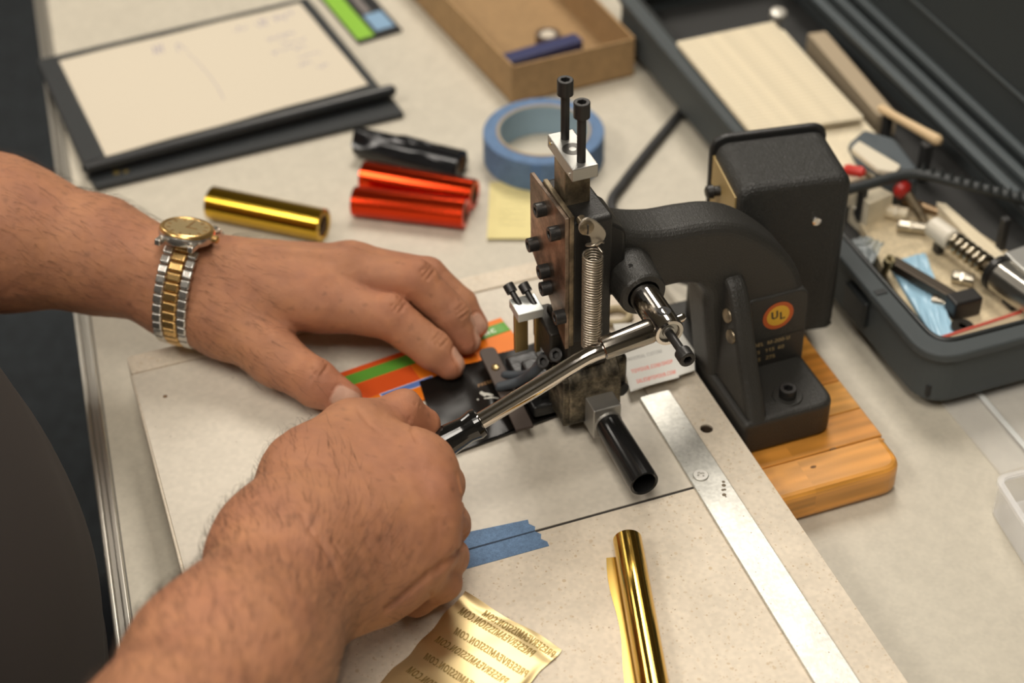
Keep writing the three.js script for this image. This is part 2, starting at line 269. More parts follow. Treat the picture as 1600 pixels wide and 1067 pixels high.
  part('round_sticker', disc, mat(null, 0.45, 0, { map: ulTex }), t, true).userData.label = 'round yellow and orange safety mark sticker';
  const plateTex = canvasTex(512, 256, (g) => {
    g.fillStyle = '#2c2a27'; g.fillRect(0, 0, 512, 256); g.fillStyle = '#a58d62'; g.font = 'bold 50px sans-serif';
    g.fillText('MODEL  M-200-U', 8, 60); g.fillText('VOLTS   115  60', 8, 138); g.fillText('WATTS   275', 8, 216);
  });
  part('rating_plate', new THREE.PlaneGeometry(0.045, 0.0215).translate(0.1515, 0.0655, ZF + 0.0018), mat(null, 0.5, 0, { map: plateTex }), t, true);
  // head: body, gib plate, face plate with socket screws
  part('head_body', [extX(roundPoly([[0.104, 0.122], [0.104, 0.2155], [0.05, 0.2125], [0.048, 0.15], [0.07, 0.122]], 0.004), 0.0035, 0.029, 0.0015, 2), ext(roundPoly([[0.02, 0.15], [0.04, 0.15], [0.04, 0.198], [0.02, 0.214]], 0.004), 0.062, 0.1, 0.003, 3)], mat(0x262523, 0.42, 0.2, { bumpMap: T.crackle, bumpScale: 0.00015 }), t);
  const plate = [[0.046, 0.2170], [0.1055, 0.2215], [0.1062, 0.122], [0.096, 0.128], [0.0806, 0.1415], [0.05, 0.1570], [0.046, 0.160]];
  part('gib_plate', extX([[0.062, 0.221], [0.1062, 0.2225], [0.1062, 0.124], [0.07, 0.15]], 0.0004, 0.0034, 0.0004, 1), MT.steel, t);
  part('face_plate', extX(roundPoly(plate, [0.002, 0.001, 0.001, 0.001, 0.002, 0.002, 0.001], 3), -0.0022, 0.0003, 0.0003, 2), MT.bronzed, t);
  for (const [z, y] of [[0.0715, 0.2065], [0.0945, 0.2045], [0.0575, 0.1705], [0.0765, 0.163], [0.0802, 0.1525], [0.1040, 0.1475]]) part('plate_screw', capScrew(V(-0.0085, y, z), V(-1, 0, 0), 0.0046, 0.0064), MT.blackOxide, t);
  // square slide bar with its top block, stop screws
  part('slide_bar', rb(0.0058, 0.0222, 0.075, 0.2395, 0.0665, 0.0840, 0.0006), MT.steel, t);
  const cap = part('cap_block', rb(0.0060, 0.0224, 0.2390, 0.2478, 0.0548, 0.0955, 0.0007), MT.aluBright, t);
  part('countersunk_screw', [lathe([[0, 0], [0, 0.0062], [0.0005, 0.0064], [0.0005, 0.0022]], V(0.0142, 0.2474, 0.0752), V(0, 1, 0)), lathe([[0, 0], [0, 0.0022]], V(0.0142, 0.2472, 0.0752), V(0, 1, 0), 6)], mat(0x5c5a57, 0.35, 0.9), cap);
  for (const [y, z] of [[0.2446, 0.0605], [0.2420, 0.0905]]) part('set_screw', lathe([[0, 0], [0, 0.0012], [0.0008, 0.0012], [0.0008, 0]], V(0.0064, y, z), V(-1, 0, 0), 12), MT.chrome, cap);
  for (const z of [0.0628, 0.0888]) part('stop_screw', capScrew(V(0.0142, 0.2478 + 0.0405, z), V(0, 1, 0), 0.0049, 0.0098, 0.0027, 0.031, 0.55), MT.blackOxide, t);
  // return spring and its tab
  const sp = [], sx = 0.0118, sz = 0.1145, y0 = 0.1285, y1 = 0.1985, turns = 36, r = 0.0058;
  for (let i = 0; i <= turns * 14; i++) { const a = i / 14 * 2 * Math.PI; sp.push(V(sx + r * Math.cos(a), y0 + (y1 - y0) * i / (turns * 14), sz + r * Math.sin(a))); }
  part('return_spring', [new THREE.TubeGeometry(new THREE.CatmullRomCurve3(sp), turns * 14, 0.00080, 6)], mat(0xbdb3a3, 0.28, 0.9), t);
  part('spring_hook', tube([V(sx + r, y1, sz), V(sx + 0.003, y1 + 0.0035, sz - r * 0.8), V(sx - 0.003, y1 + 0.0055, sz - 0.003), V(sx - 0.001, y1 + 0.008, sz + 0.002), V(sx + 0.004, y1 + 0.0085, sz + 0.001), V(sx + 0.007, y1 + 0.006, sz - 0.001)], 0.0008, 30, 8), mat(0xbdb3a3, 0.28, 0.9), t);
  part('spring_shade_pin', rod(V(sx, 0.118, sz), V(sx, 0.131, sz), 0.0025), MT.blackOxide, t);  // dark pin put in as shade for the core of the spring
  const tab = spline([[0.0035, 0.2195], [0.0075, 0.2245], [0.0125, 0.2225], [0.0205, 0.2115], [0.0205, 0.2075], [0.0165, 0.2025], [0.0125, 0.2035], [0.0105, 0.2105], [0.005, 0.2140]], 40, true).map((q) => [q.x, q.y]);
  part('spring_tab', ext(tab, 0.1115, 0.1130, 0.0004, 1), mat(0xb8b0a2, 0.45, 0.8), t);
  part('tab_screw', [lathe([[0, 0], [0, 0.0044], [0.0012, 0.0046], [0.0024, 0.0024], [0.0027, 0]], V(0.0080, 0.2182, 0.113), V(0, 0, 1)), rod(V(0.008, 0.2182, 0.104), V(0.008, 0.2182, 0.112), 0.003)], MT.steel, t);
  part('screw_slot', bx(0.0076, 0.0084, 0.2150, 0.2214, 0.1149, 0.1159), MT.blackOxide, t);
  // cross shaft with its collar, hub and end screw
  const ax = 0.0440, ay = 0.1615;
  part('shaft_boss', lathe([[0, 0.0], [0, 0.0175], [0.012, 0.0160], [0.0295, 0.0150], [0.0310, 0.0140], [0.0310, 0.0105], [0.024, 0.0105]], V(ax, ay, 0.088), V(0, 0, 1), 36), MT.blackPaint, t);
  part('boss_pin', rod(V(ax - 0.004, ay + 0.0138, 0.1065), V(ax - 0.0046, ay + 0.0150, 0.1065), 0.0021), MT.blackOxide, t);
  const hubHole = lathe([[0, 0], [0, 0.0040], [0.0006, 0.0040], [0.0006, 0.0034], [0.0002, 0]], V(ax + 0.0005, ay + 0.0089, 0.1475), V(0.04, 1, 0), 24);
  const sh = part('shaft', lathe([[0, 0], [0, 0.0094], [0.0405, 0.0094], [0.0420, 0.0088], [0.0420, 0.0068], [0.0385, 0.0064], [0.0385, 0]], V(ax, ay, 0.1155), V(0, 0, 1), 44), MT.chrome, t);
  part('cross_hole', hubHole, mat(0x0d0c0b, 0.6), sh);
  part('retaining_washer', [lathe([[0, 0], [0, 0.0066], [0.0012, 0.0063], [0.0014, 0.0040], [0.0026, 0.0036], [0.0028, 0]], V(ax, ay, 0.1542), V(0, 0, 1))], MT.aluBright, sh);
  part('end_screw', capScrew(V(ax, ay - 0.0002, 0.1835), V(0, 0, 1), 0.0051, 0.0075, 0.0027, 0.022, 0.6), MT.blackOxide, sh);
  part('side_screw', lathe([[0, 0.0026], [0.003, 0.0026], [0.0046, 0.0018], [0.0044, 0]], V(ax + 0.0088, ay + 0.002, 0.1495), V(1, 0.2, 0)), MT.chrome, sh);
  // lever: socket, bent chrome rod, black grip
  const LZ = 0.1495, lev = (x, y) => Pz(x, y, LZ);
  const h0 = V(ax - 0.004, ay - 0.0015, LZ), h1 = lev(943, 546);
  part('lever_socket', lathe([[0, 0], [0, 0.0072], [0.001, 0.0076], [0.031, 0.0070], [0.0318, 0.0062], [0.0318, 0]], V(h0.x - 0.0045, h0.y, LZ), h1.clone().sub(h0), 32), mat(0x9c968d, 0.2, 1), t);
  part('lever_rod', tube([h1.clone().add(V(0.006, 0.0006, 0)), h1, lev(925, 553), lev(900, 567), lev(850, 598), lev(800, 628), lev(750, 658), lev(720, 675)], 0.0052, 60, 24), MT.chrome, t);
  const g0 = lev(752, 658), g1 = lev(560, 768), gd = g1.clone().sub(g0), gl = gd.length();
  const gp = [[0, 0], [0, 0.0072], [0.0008, 0.0086], [0.004, 0.0094], [0.0075, 0.0086], [0.010, 0.0082], [0.014, 0.0086], [0.024, 0.0098], [0.05, 0.0104], [gl - 0.006, 0.0104], [gl - 0.002, 0.009], [gl, 0.005], [gl, 0]];
  part('lever_grip', lathe(gp, g0, gd, 36, 0.9), MT.blackGloss, t);
  // heated block, square nut and black insulating handle
  const hb = mat(null, 0.5, 0.6, { map: mottle(0x5a5346, 0.35, [[5, 1.4], [14, 1], [50, 0.6]], 256, 0.05), bumpMap: T.worn, bumpScale: 0.0004 });
  part('heater_block', [extX(roundPoly([[0.066, 0.058], [0.066, 0.104], [0.096, 0.104], [0.108, 0.093], [0.108, 0.058]], [0.002, 0.002, 0.004, 0.003, 0.002], 3), 0.0005, 0.036, 0.0012, 2), rb(0.030, 0.0435, 0.066, 0.100, 0.07, 0.102, 0.005, 3), rb(-0.003, 0.004, 0.0565, 0.094, 0.074, 0.106, 0.001)], hb, t);
  part('block_screw', lathe([[0, 0], [0, 0.0046], [0.003, 0.0046], [0.0036, 0.0034], [0.0036, 0]], V(0.0385, 0.0735, 0.101), V(0.3, 0, 1)), MT.blackOxide, t);
  part('square_nut', [rb(0.0112, 0.0302, 0.0556, 0.0792, 0.0985, 0.1222, 0.0009), lathe([[0, 0], [0, 0.0094], [0.0016, 0.0090], [0.002, 0]], V(0.0213, 0.0660, 0.1222), V(0, 0, 1))], mat(0xb4b2ad, 0.42, 0.85, { bumpMap: T.brushed, bumpScale: 0.00012 }), t);
  part('handle_tube', lathe([[0, 0], [0, 0.0088], [0.0555, 0.0095], [0.0575, 0.0092], [0.0580, 0.0085], [0.0572, 0.0075], [0.045, 0.0074], [0.045, 0]], V(0.0213, 0.0660, 0.1230), V(0, 0, 1), 40), mat(0x1c1c1c, 0.2), t);
  // lower slide, thermostat bracket and wires on the far side
  part('lower_slide', [rb(0.001, 0.027, 0.100, 0.126, 0.064, 0.1035, 0.002), rb(-0.006, 0.006, 0.098, 0.122, 0.058, 0.09, 0.002)], mat(0x2e2b27, 0.4, 0.5, { bumpMap: T.worn, bumpScale: 0.0002 }), t);
  const cb = part('contact_bracket', [rb(-0.021, -0.0035, 0.124, 0.1305, 0.056, 0.0735, 0.0006)], mat(0xd3d6d2, 0.35, 0.6), t);
  for (const b of [rb(-0.0195, -0.0105, 0.090, 0.1242, 0.059, 0.0625, 0.0005), rb(-0.008, -0.0045, 0.092, 0.1242, 0.066, 0.069, 0.0005)]) part('contact_blade', b, mat(0xb39a66, 0.35, 0.9), cb);
  for (const q of [V(-0.0195, 0.1375, 0.050), V(-0.0105, 0.1375, 0.053)]) part('contact_screw', capScrew(q, V(-0.2, 0.5, -0.8), 0.0036, 0.006, 0.002, 0.01), MT.blackOxide, cb);
  for (const q of [V(-0.009, 0.097, 0.084), V(-0.006, 0.088, 0.090), V(-0.004, 0.109, 0.094)]) part('terminal_screw', capScrew(q, V(-0.6, 0.7, 0.4), 0.0046, 0.006), MT.blackOxide, t);
  for (const wire of [tube([V(-0.004, 0.092, 0.078), V(-0.012, 0.080, 0.074), V(-0.018, 0.068, 0.066), V(-0.03, 0.062, 0.060)], 0.0034, 30, 10), tube([V(-0.003, 0.088, 0.07), V(-0.009, 0.074, 0.066), V(-0.014, 0.064, 0.056), V(-0.022, 0.060, 0.048)], 0.0030, 30, 10)]) part('heater_wire', wire, mat(0x3a4046, 0.5), t);
  // black jaw that carries the type under the block
  part('type_holder', [rb(-0.016, 0.006, 0.0510, 0.0600, 0.030, 0.086, 0.002), rb(-0.010, 0.010, 0.051, 0.066, 0.044, 0.080, 0.002), rb(0.0, 0.03, 0.050, 0.058, 0.040, 0.1, 0.002)], mat(0x1c1c1c, 0.3, 0.2, { bumpMap: T.worn, bumpScale: 0.0003 }), t);
  // flat dark guide strap along the far edge of the work
  const gs = part('guide_strap', extY(roundPoly([[-0.0305, 0.0165], [-0.0185, 0.0165], [-0.0215, 0.1005], [-0.0335, 0.1005]], [0.005, 0.005, 0.001, 0.001], 5), 0.0575, 0.0600, 0.0006, 2).translate(0, 0, 0), mat(0x4a403a, 0.6, 0.35, { bumpMap: T.worn, bumpScale: 0.0001 }), t);
  part('rivet', lathe([[0, 0.0030], [0.0012, 0.0026], [0.002, 0.0012], [0.0021, 0]], V(-0.0255, 0.0600, 0.0385), V(0, 1, 0)), mat(0xb9a478, 0.3, 1), gs);
  // control housing behind the column
  const hc = V(0.1885, 0, 0.0140), rot = -0.15, H = (g) => g.rotateY(rot).translate(hc.x, 0, hc.z);
  const cover = ext(roundPoly([[-0.0360, 0.028], [0.0415, 0.028], [0.0425, 0.1600], [-0.0370, 0.1600]], [0.001, 0.001, 0.012, 0.012], 8), -0.030, 0.029, 0.006, 4);
  const ho = part('control_housing', [H(cover)], mat(0x2b2b29, 0.42, 0, { bumpMap: T.crackle, bumpScale: 0.0008 }), t);
  const rimPts = roundPoly([[-0.0385, 0.028], [0.0435, 0.028], [0.0445, 0.1635], [-0.0395, 0.1635]], [0.001, 0.001, 0.013, 0.013], 8);
  part('housing_rim', H(ext(rimPts, -0.0335, -0.0285, 0.0018, 3)), mat(0x252525, 0.4, 0, { bumpMap: T.crackle, bumpScale: 0.0002 }), ho);
  part('side_panel', H(bx(-0.0378, -0.0362, 0.034, 0.150, -0.027, 0.024)), mat(0xa8905e, 0.55), ho);
  part('switch_knob', H(merge([lathe([[0, 0.0036], [0.004, 0.0036], [0.005, 0.005], [0.009, 0.0045], [0.010, 0.003], [0.010, 0]], V(-0.0378, 0.134, -0.008), V(-1, 0, 0)), lathe([[0, 0.0026], [0.003, 0.0026], [0.0035, 0]], V(-0.0378, 0.128, 0.012), V(-1, 0, 0))])), MT.blackOxide, ho);
  part('panel_screw', H(lathe([[0, 0.0034], [0.0014, 0.003], [0.0022, 0.0012], [0.0023, 0]], V(0.0195, 0.1255, 0.0288), V(0, 0, 1))), MT.chrome, ho);
  part('housing_link', bx(0.12, 0.172, 0.053, 0.12, 0.025, 0.062), MT.blackPaint, t);
}
// power cord
{
  const t = thing('power_cord', 'black power cord curving over the table behind the press', 'cord', [0.2, 0, -0.23]);
  part('cable', tube([V(0.160, 0.040, -0.012), V(0.150, 0.018, -0.06), V(0.1455, 0.0046, -0.12), V(0.1490, 0.0046, -0.178), P(975, 285, 0.0046), P(1010, 240, 0.0046), P(1050, 192, 0.0046), V(0.275, 0.0046, -0.297), V(0.31, 0.0046, -0.32), V(0.35, 0.0046, -0.36)], 0.0041, 120, 12), MT.rubber, t);
}

// ---------------------------------------------------------------- things on the board
const foilGold = mat(0xdcb55a, 0.11, 1), foilRed = mat(0xe2431f, 0.17, 1), coreM = mat(0x6a543b, 0.8);
// spiral of foil wound on a cardboard core; a, b: ends of its axis
function foilRoll(t, a, b, r, foilM, tail) {
  const d = b.clone().sub(a), l = d.length();
  part('foil', lathe([[0.0006, r * 0.66], [0, r * 0.7], [0, r - 0.0006], [0.0006, r], [l - 0.0006, r], [l, r - 0.0006], [l, r * 0.7], [l - 0.0006, r * 0.66]], a, d, 48), foilM, t);
  part('core', aim(ring(r * 0.66, r * 0.52, l - 0.002, 0.0004), a.clone().addScaledVector(d, 0.001 / l), d), coreM, t);
  if (tail) part('loose_end', tail, foilM === foilGold ? mat(0xd0ad60, 0.38, 1) : foilM, t);
}
{
  const t = thing('foil_roll', 'narrow gold foil roll standing on its side at the front of the white board', 'foil roll', P(1000, 980, BT), 'foil rolls');
  t.userData.label = 'gold foil roll lying beside the aluminium bar on the white board';
  const a = P(980, 842, BT + 0.0092), b = P(1026, 1098, BT + 0.0092);
  const side = b.clone().sub(a).setY(0).normalize(), out = V(-side.z, 0, side.x);   // towards the left of the roll
  const pts = []; for (let i = 0; i <= 10; i++) { const u = i / 10; pts.push([u * 0.0098, 0.0003 + 0.0006 * u * (1 - u)]); }
  const fl = new THREE.BufferGeometry(), pos = [], idx = []; const o = out.x < 0 ? out : out.clone().negate();
  for (let j = 0; j <= 14; j++) for (let i = 0; i <= 10; i++) { const w = 1 + 0.12 * Math.sin(j * 0.7); const q = a.clone().lerp(b, 0.05 + 0.95 * j / 14).addScaledVector(o, 0.0035 + pts[i][0] * w); pos.push(q.x, BT + pts[i][1] + 0.0003, q.z); if (i < 10 && j < 14) { const k = j * 11 + i; idx.push(k, k + 1, k + 11, k + 1, k + 12, k + 11); } }
  fl.setAttribute('position', new THREE.Float32BufferAttribute(pos, 3)); fl.setIndex(idx); fl.computeVertexNormals();
  foilRoll(t, a, b, 0.0088, foilGold, fl);
}
// used foil sheet with the letters already pressed out of it, so they read in reverse
{
  const W = 0.0715, Hh = 0.12, nx = 60, ny = 80;
  const o = P(727, 928, BT), ex = P(878, 1018, BT).sub(o).normalize(), ez = V(-ex.z, 0, ex.x); if (ez.z < 0) ez.negate();
  const t = thing('foil_sheet', 'used flat piece of gold foil stamped with rows of reversed letters', 'foil sheet', o.clone().addScaledVector(ex, 0.035).addScaledVector(ez, 0.04));
  const pos = [], uv = [], idx = [];
  for (let j = 0; j <= ny; j++) for (let i = 0; i <= nx; i++) {
    const u = i / nx, v = j / ny, flare = 0.004 * smooth(0.05, 0.5, v), x = flare + (W - flare) * u + 0.0006 * Math.sin(v * 30), z = v * Hh;
    const q = o.clone().addScaledVector(ex, x).addScaledVector(ez, z);
    let y = 0.0006 + 0.0022 * Math.exp(-v * 26) * (0.6 + 0.5 * Math.sin(u * 9 + 1)) + 0.0009 * Math.exp(-((v - 0.055 - 0.02 * Math.sin(u * 8)) ** 2) * 1500) + 0.0003 * noise.noise(u * 4, v * 5, 2.5) + 0.0005 * Math.exp(-(((u * 0.8 + v - 0.62)) ** 2) * 90) + 0.0016 * smooth(0.92, 1, u) * smooth(0, 0.4, v);
    pos.push(q.x, BT + Math.max(0.0003, y), q.z); uv.push(u, 1 - v);
    if (i < nx && j < ny) { const k = j * (nx + 1) + i; idx.push(k, k + nx + 1, k + 1, k + 1, k + nx + 1, k + nx + 2); }
  }
  const g = new THREE.BufferGeometry(); g.setAttribute('position', new THREE.Float32BufferAttribute(pos, 3)); g.setAttribute('uv', new THREE.Float32BufferAttribute(uv, 2)); g.setIndex(idx); g.computeVertexNormals();
  const rows = [[0.047, 0.25, 0.98], [0.102, 0.08, 0.85], [0.2125, 0.17, 0.93], [0.305, 0.087, 0.84], [0.42, 0.12, 0.88], [0.53, 0.1, 0.86]];
  const draw = (ink, ground, soft) => (c, w, h) => {
    c.fillStyle = ground; c.fillRect(0, 0, w, h); c.fillStyle = ink; c.font = 'bold 80px sans-serif'; c.textBaseline = 'middle';
    for (const [v, u0, u1] of rows) { const s = 'PRESERVEAMISSION.COM', mw = c.measureText(s).width; c.save(); c.translate(u1 * w, v * h); c.scale(-(u1 - u0) * w / mw, 1); c.fillText(s, 0, 0); c.restore(); }
  };
  const m = mat(null, 0.44, 1, { map: canvasTex(1024, 1380, draw('#a28c56', '#dcc796')), bumpMap: canvasTex(1024, 1380, draw('#000000', '#ffffff'), false), bumpScale: 0.0006 });
  part('sheet', g, m, t, true);
}
// strip of blue masking tape over the seam
{
  const t = thing('tape_strip', 'strip of blue masking tape stuck over the seam of the board', 'tape', P(790, 850, BT));
  const A = P(700, 872, BT), B2 = P(700, 838, BT), pts = [[B2.x, B2.z]];
  const c1 = P(825, 812, BT), c2 = P(858, 853, BT); pts.push([c1.x, c1.z]);
  for (let i = 1; i < 7; i++) { const q = c1.clone().lerp(c2, i / 7); pts.push([q.x + (i % 2 ? -0.0014 : 0.0008), q.z]); }
  pts.push([c2.x, c2.z]); const a2 = P(700, 897, BT); pts.push([a2.x, a2.z]);
  part('tape', extY(pts, BT, BT + 0.0003, 0.00005, 1), mat(null, 0.7, 0, { map: mottle(0x6481a3, 0.08, [[100, 1], [30, 0.7], [8, 0.5]], 256, 0.05), bumpMap: T.fine, bumpScale: 0.0002 }), t);
  const s0 = P(720, 862, BT), s1 = P(836, 830, BT);
  part('crease', extY([[s0.x, s0.z - 0.0006], [s1.x, s1.z - 0.0004], [s1.x, s1.z + 0.0004], [s0.x, s0.z + 0.0008]], BT + 0.0003, BT + 0.0006, 0.0001, 1), mat(0x2f3c4e, 0.8), t);
}
// the card being stamped: orange with a green band
{
  const o = P(782, 496, 0.0465), u = P(535, 581, 0.0465).sub(o).normalize(), w = V(u.z, 0, -u.x); if (w.z < 0) w.negate();
  const q = (a, b) => [o.x + u.x * a + w.x * b, o.z + u.z * a + w.z * b];
  const t = thing('printed_card', 'orange printed card with a green band under the left hand', 'card', [o.x + u.x * 0.07 + w.x * 0.03, BT, o.z + u.z * 0.07 + w.z * 0.03]);
  const orange = mat(0xec7d16, 0.55), red = mat(0xd9541a, 0.55), green = mat(0x5f9e34, 0.55), blue = mat(0x5f7fc4, 0.4), white = mat(0xe4e4ea, 0.4);
  const strip = (a0, a1, b0, b1, y0 = BT, y1 = BT + 0.0016) => extY([q(a0, b0), q(a1, b0), q(a1, b1), q(a0, b1)], y0, y1, 0.0002, 1);
  const hook = (x) => x;
  part('card_stock', strip(0, 0.128, 0, 0.052), orange, t);
  part('red_band', [strip(0.055, 0.1275, 0.0004, 0.0052, BT + 0.0016, BT + 0.0018), strip(0.078, 0.1275, 0.0165, 0.033, BT + 0.0016, BT + 0.0018)], red, t);
  part('green_band', strip(0.0003, 0.1275, 0.0054, 0.0160, BT + 0.0016, BT + 0.0019), green, t);
  part('blue_label', [strip(0.070, 0.108, 0.0335, 0.0385, BT + 0.0016, BT + 0.0019)], blue, t);
  part('label_border', [strip(0.0695, 0.1085, 0.0330, 0.0390, BT + 0.0016, BT + 0.00175), strip(0.106, 0.1085, 0.0330, 0.048, BT + 0.0016, BT + 0.00178)], white, t);
  const tx = canvasTex(256, 128, (c) => { c.fillStyle = '#5f9e34'; c.fillRect(0, 0, 256, 128); c.fillStyle = '#dfe8d2'; c.font = 'bold 112px sans-serif'; c.fillText('Pac', 4, 100); });
  const pg = new THREE.BufferGeometry(), c4 = [[0.004, 0.0148], [0.025, 0.0148], [0.025, 0.0066], [0.004, 0.0066]].map(([a, b]) => q(a, b));
  pg.setAttribute('position', new THREE.Float32BufferAttribute(c4.flatMap(([x, z]) => [x, BT + 0.00203, z]), 3)); pg.setAttribute('uv', new THREE.Float32BufferAttribute([1, 0, 0, 0, 0, 1, 1, 1], 2)); pg.setIndex([0, 1, 2, 0, 2, 3]); pg.computeVertexNormals();
  part('band_lettering', pg, mat(null, 0.42, 0, { map: tx }), t, true);
}
// glossy black film sleeve lying over the card
{
  const A = P(655, 594, 0.049), Bq = P(842, 531, 0.049), Cq = P(888, 640, 0.049), Dq = P(692, 712, 0.049);
  const t = thing('film_sleeve', 'glossy black film sleeve with faint gold print under the guide strap', 'film sleeve', P(780, 620, BT));
  const nx = 48, ny = 40, pos = [], uv = [], idx = [];
  for (let j = 0; j <= ny; j++) for (let i = 0; i <= nx; i++) {
    const s = i / nx, v = j / ny, p = A.clone().lerp(Bq, s).lerp(Dq.clone().lerp(Cq, s), v);
    const y = 0.0005 * (noise.noise(s * 5, v * 4, 1) + 0.8) + 0.0016 * Math.exp(-((s - 0.35 - 0.2 * v) ** 2) * 120) + 0.0014 * Math.exp(-((s - 0.62 + 0.25 * v) ** 2) * 160);
    pos.push(p.x, BT + 0.0026 + Math.max(y, 0), p.z); uv.push(s, 1 - v);
    if (i < nx && j < ny) { const k = j * (nx + 1) + i; idx.push(k, k + nx + 1, k + 1, k + 1, k + nx + 1, k + nx + 2); }
  }
  const g = new THREE.BufferGeometry(); g.setAttribute('position', new THREE.Float32BufferAttribute(pos, 3)); g.setAttribute('uv', new THREE.Float32BufferAttribute(uv, 2)); g.setIndex(idx); g.computeVertexNormals();
  const tex = canvasTex(1024, 768, (c) => {
    c.fillStyle = '#171513'; c.fillRect(0, 0, 1024, 768); c.fillStyle = '#8d6a45'; c.font = 'bold 44px sans-serif'; c.save(); c.translate(420, 270); c.rotate(0.02); c.fillText('PRESERVE', 0, 0); c.restore();
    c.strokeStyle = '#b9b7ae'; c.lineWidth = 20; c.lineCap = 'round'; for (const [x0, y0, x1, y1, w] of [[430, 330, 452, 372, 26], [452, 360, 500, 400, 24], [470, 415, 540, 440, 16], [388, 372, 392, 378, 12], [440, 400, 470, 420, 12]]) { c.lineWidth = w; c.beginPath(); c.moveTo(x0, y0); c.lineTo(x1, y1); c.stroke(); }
    c.fillStyle = '#4d4238'; c.font = '30px sans-serif'; c.fillText('mission', 440, 520);
  });
  part('film', g, mat(null, 0.27, 0, { map: tex, specularIntensity: 0.4 }), t, true);
  part('backing', extY([A, Bq, Cq, Dq].map((k) => [k.x, k.z]), BT + 0.0017, BT + 0.0026, 0.0002, 1), MT.blackSmooth, t);
}
// white business card beside the press
{
  const y = BT + 0.007, c = [P(958, 506, y), P(1068, 500, y), P(1084, 545, y), P(1086, 578, y), P(985, 612, y)];
  const t = thing('business_card', 'white business card with two red printed lines beside the press column', 'card', P(1030, 560, BT));
  part('card_stock', extY(c.map((q) => [q.x, q.z]), y - 0.0005, y, 0.0001, 1), mat(0xd7d5cd, 0.5), t);
  part('packing_slip', extY([P(970, 520, y), P(1066, 510, y), P(1060, 560, y), P(1000, 590, y)].map((q) => [q.x, q.z]), BT, y - 0.0006, 0.0003, 1), mat(0xcfc8b8, 0.7), t);
  const tx = canvasTex(512, 300, (g) => { g.fillStyle = '#d9d7cf'; g.fillRect(0, 0, 512, 300); g.fillStyle = '#6c6a66'; g.font = '40px sans-serif'; g.fillText('UNIVERSAL CUSTOM', 20, 60, 430); g.fillStyle = '#e2604c'; g.font = 'bold 46px sans-serif'; g.fillText('TOYOUR.COM/SHOP', 40, 170, 440); g.fillText('SALES@TOYOUR.COM', 60, 262, 430); });
  const k = [P(978, 565, y), P(1053, 544, y), P(1072, 588, y), P(990, 612, y)].map((q) => [q.x, y + 0.0002, q.z]);
  const ps = [[0.06, 0.44], [0.72, 0.30], [0.80, 0.80], [0.14, 0.97]];
  const A = P(972, 556, y), B2 = P(1050, 536, y), C2 = P(1061, 590, y), D2 = P(988, 609, y);
  const g = new THREE.BufferGeometry(); g.setAttribute('position', new THREE.Float32BufferAttribute([A, B2, C2, D2].flatMap((q) => [q.x, y + 0.0002, q.z]), 3)); g.setAttribute('uv', new THREE.Float32BufferAttribute([0, 1, 1, 1, 1, 0, 0, 0], 2)); g.setIndex([0, 3, 1, 1, 3, 2]); g.computeVertexNormals();
  part('card_print', g, mat(null, 0.5, 0, { map: tx }), t, true);
}
{
  const t = thing('rubber_band', 'small beige rubber band lying behind the return spring', 'rubber band', P(958, 490, BT));
  part('band', tube([P(932, 500, BT + 0.003), P(945, 486, BT + 0.003), P(968, 482, BT + 0.003), P(984, 490, BT + 0.003), P(975, 503, BT + 0.003), P(955, 505, BT + 0.003)], 0.0026, 60, 8, true), mat(0xb3a483, 0.7), t);
}

// ---------------------------------------------------------------- things on the table behind the board
// roll of blue masking tape on a yellow note
{
  const c = V(0.1245, 0, -0.2665), t = thing('tape_roll', 'thick roll of blue masking tape lying flat on the table', 'tape roll', c);
  part('tape', aim(ring(0.0505, 0.0392, 0.0275, 0.0012, 72, 72), V(c.x, 0.0005, c.z), V(0, 1, 0)), mat(null, 0.75, 0, { map: mottle(0x5f7b9f, 0.07, [[100, 1], [30, 0.8], [8, 0.5]], 256, 0.05), bumpMap: T.fine, bumpScale: 0.0002 }), t);
  part('core', aim(ring(0.0392, 0.0372, 0.0280, 0.0003, 72, 72), V(c.x, 0.0005, c.z), V(0, 1, 0)), mat(0xab9a82, 0.85), t);
  part('core_lining', aim(ring(0.0372, 0.0365, 0.0270, 0.0002, 72, 72), V(c.x, 0.0005, c.z), V(0, 1, 0)), mat(0x8fa6b4, 0.6), t);
  const a0 = 1.97, pts = []; for (let i = 0; i <= 8; i++) { const a = a0 + i * 0.02; pts.push([c.x + (0.0507 + i * 0.00022) * Math.cos(a), c.z + (0.0507 + i * 0.00022) * Math.sin(a)]); }
  for (let i = 8; i >= 0; i--) { const a = a0 + i * 0.02; pts.push([c.x + (0.0502 + i * 0.00022) * Math.cos(a), c.z + (0.0502 + i * 0.00022) * Math.sin(a)]); }
  part('tape_end', extY(pts, 0.0008, 0.027, 0.0001, 1), mat(0x5877a4, 0.75), t);
}
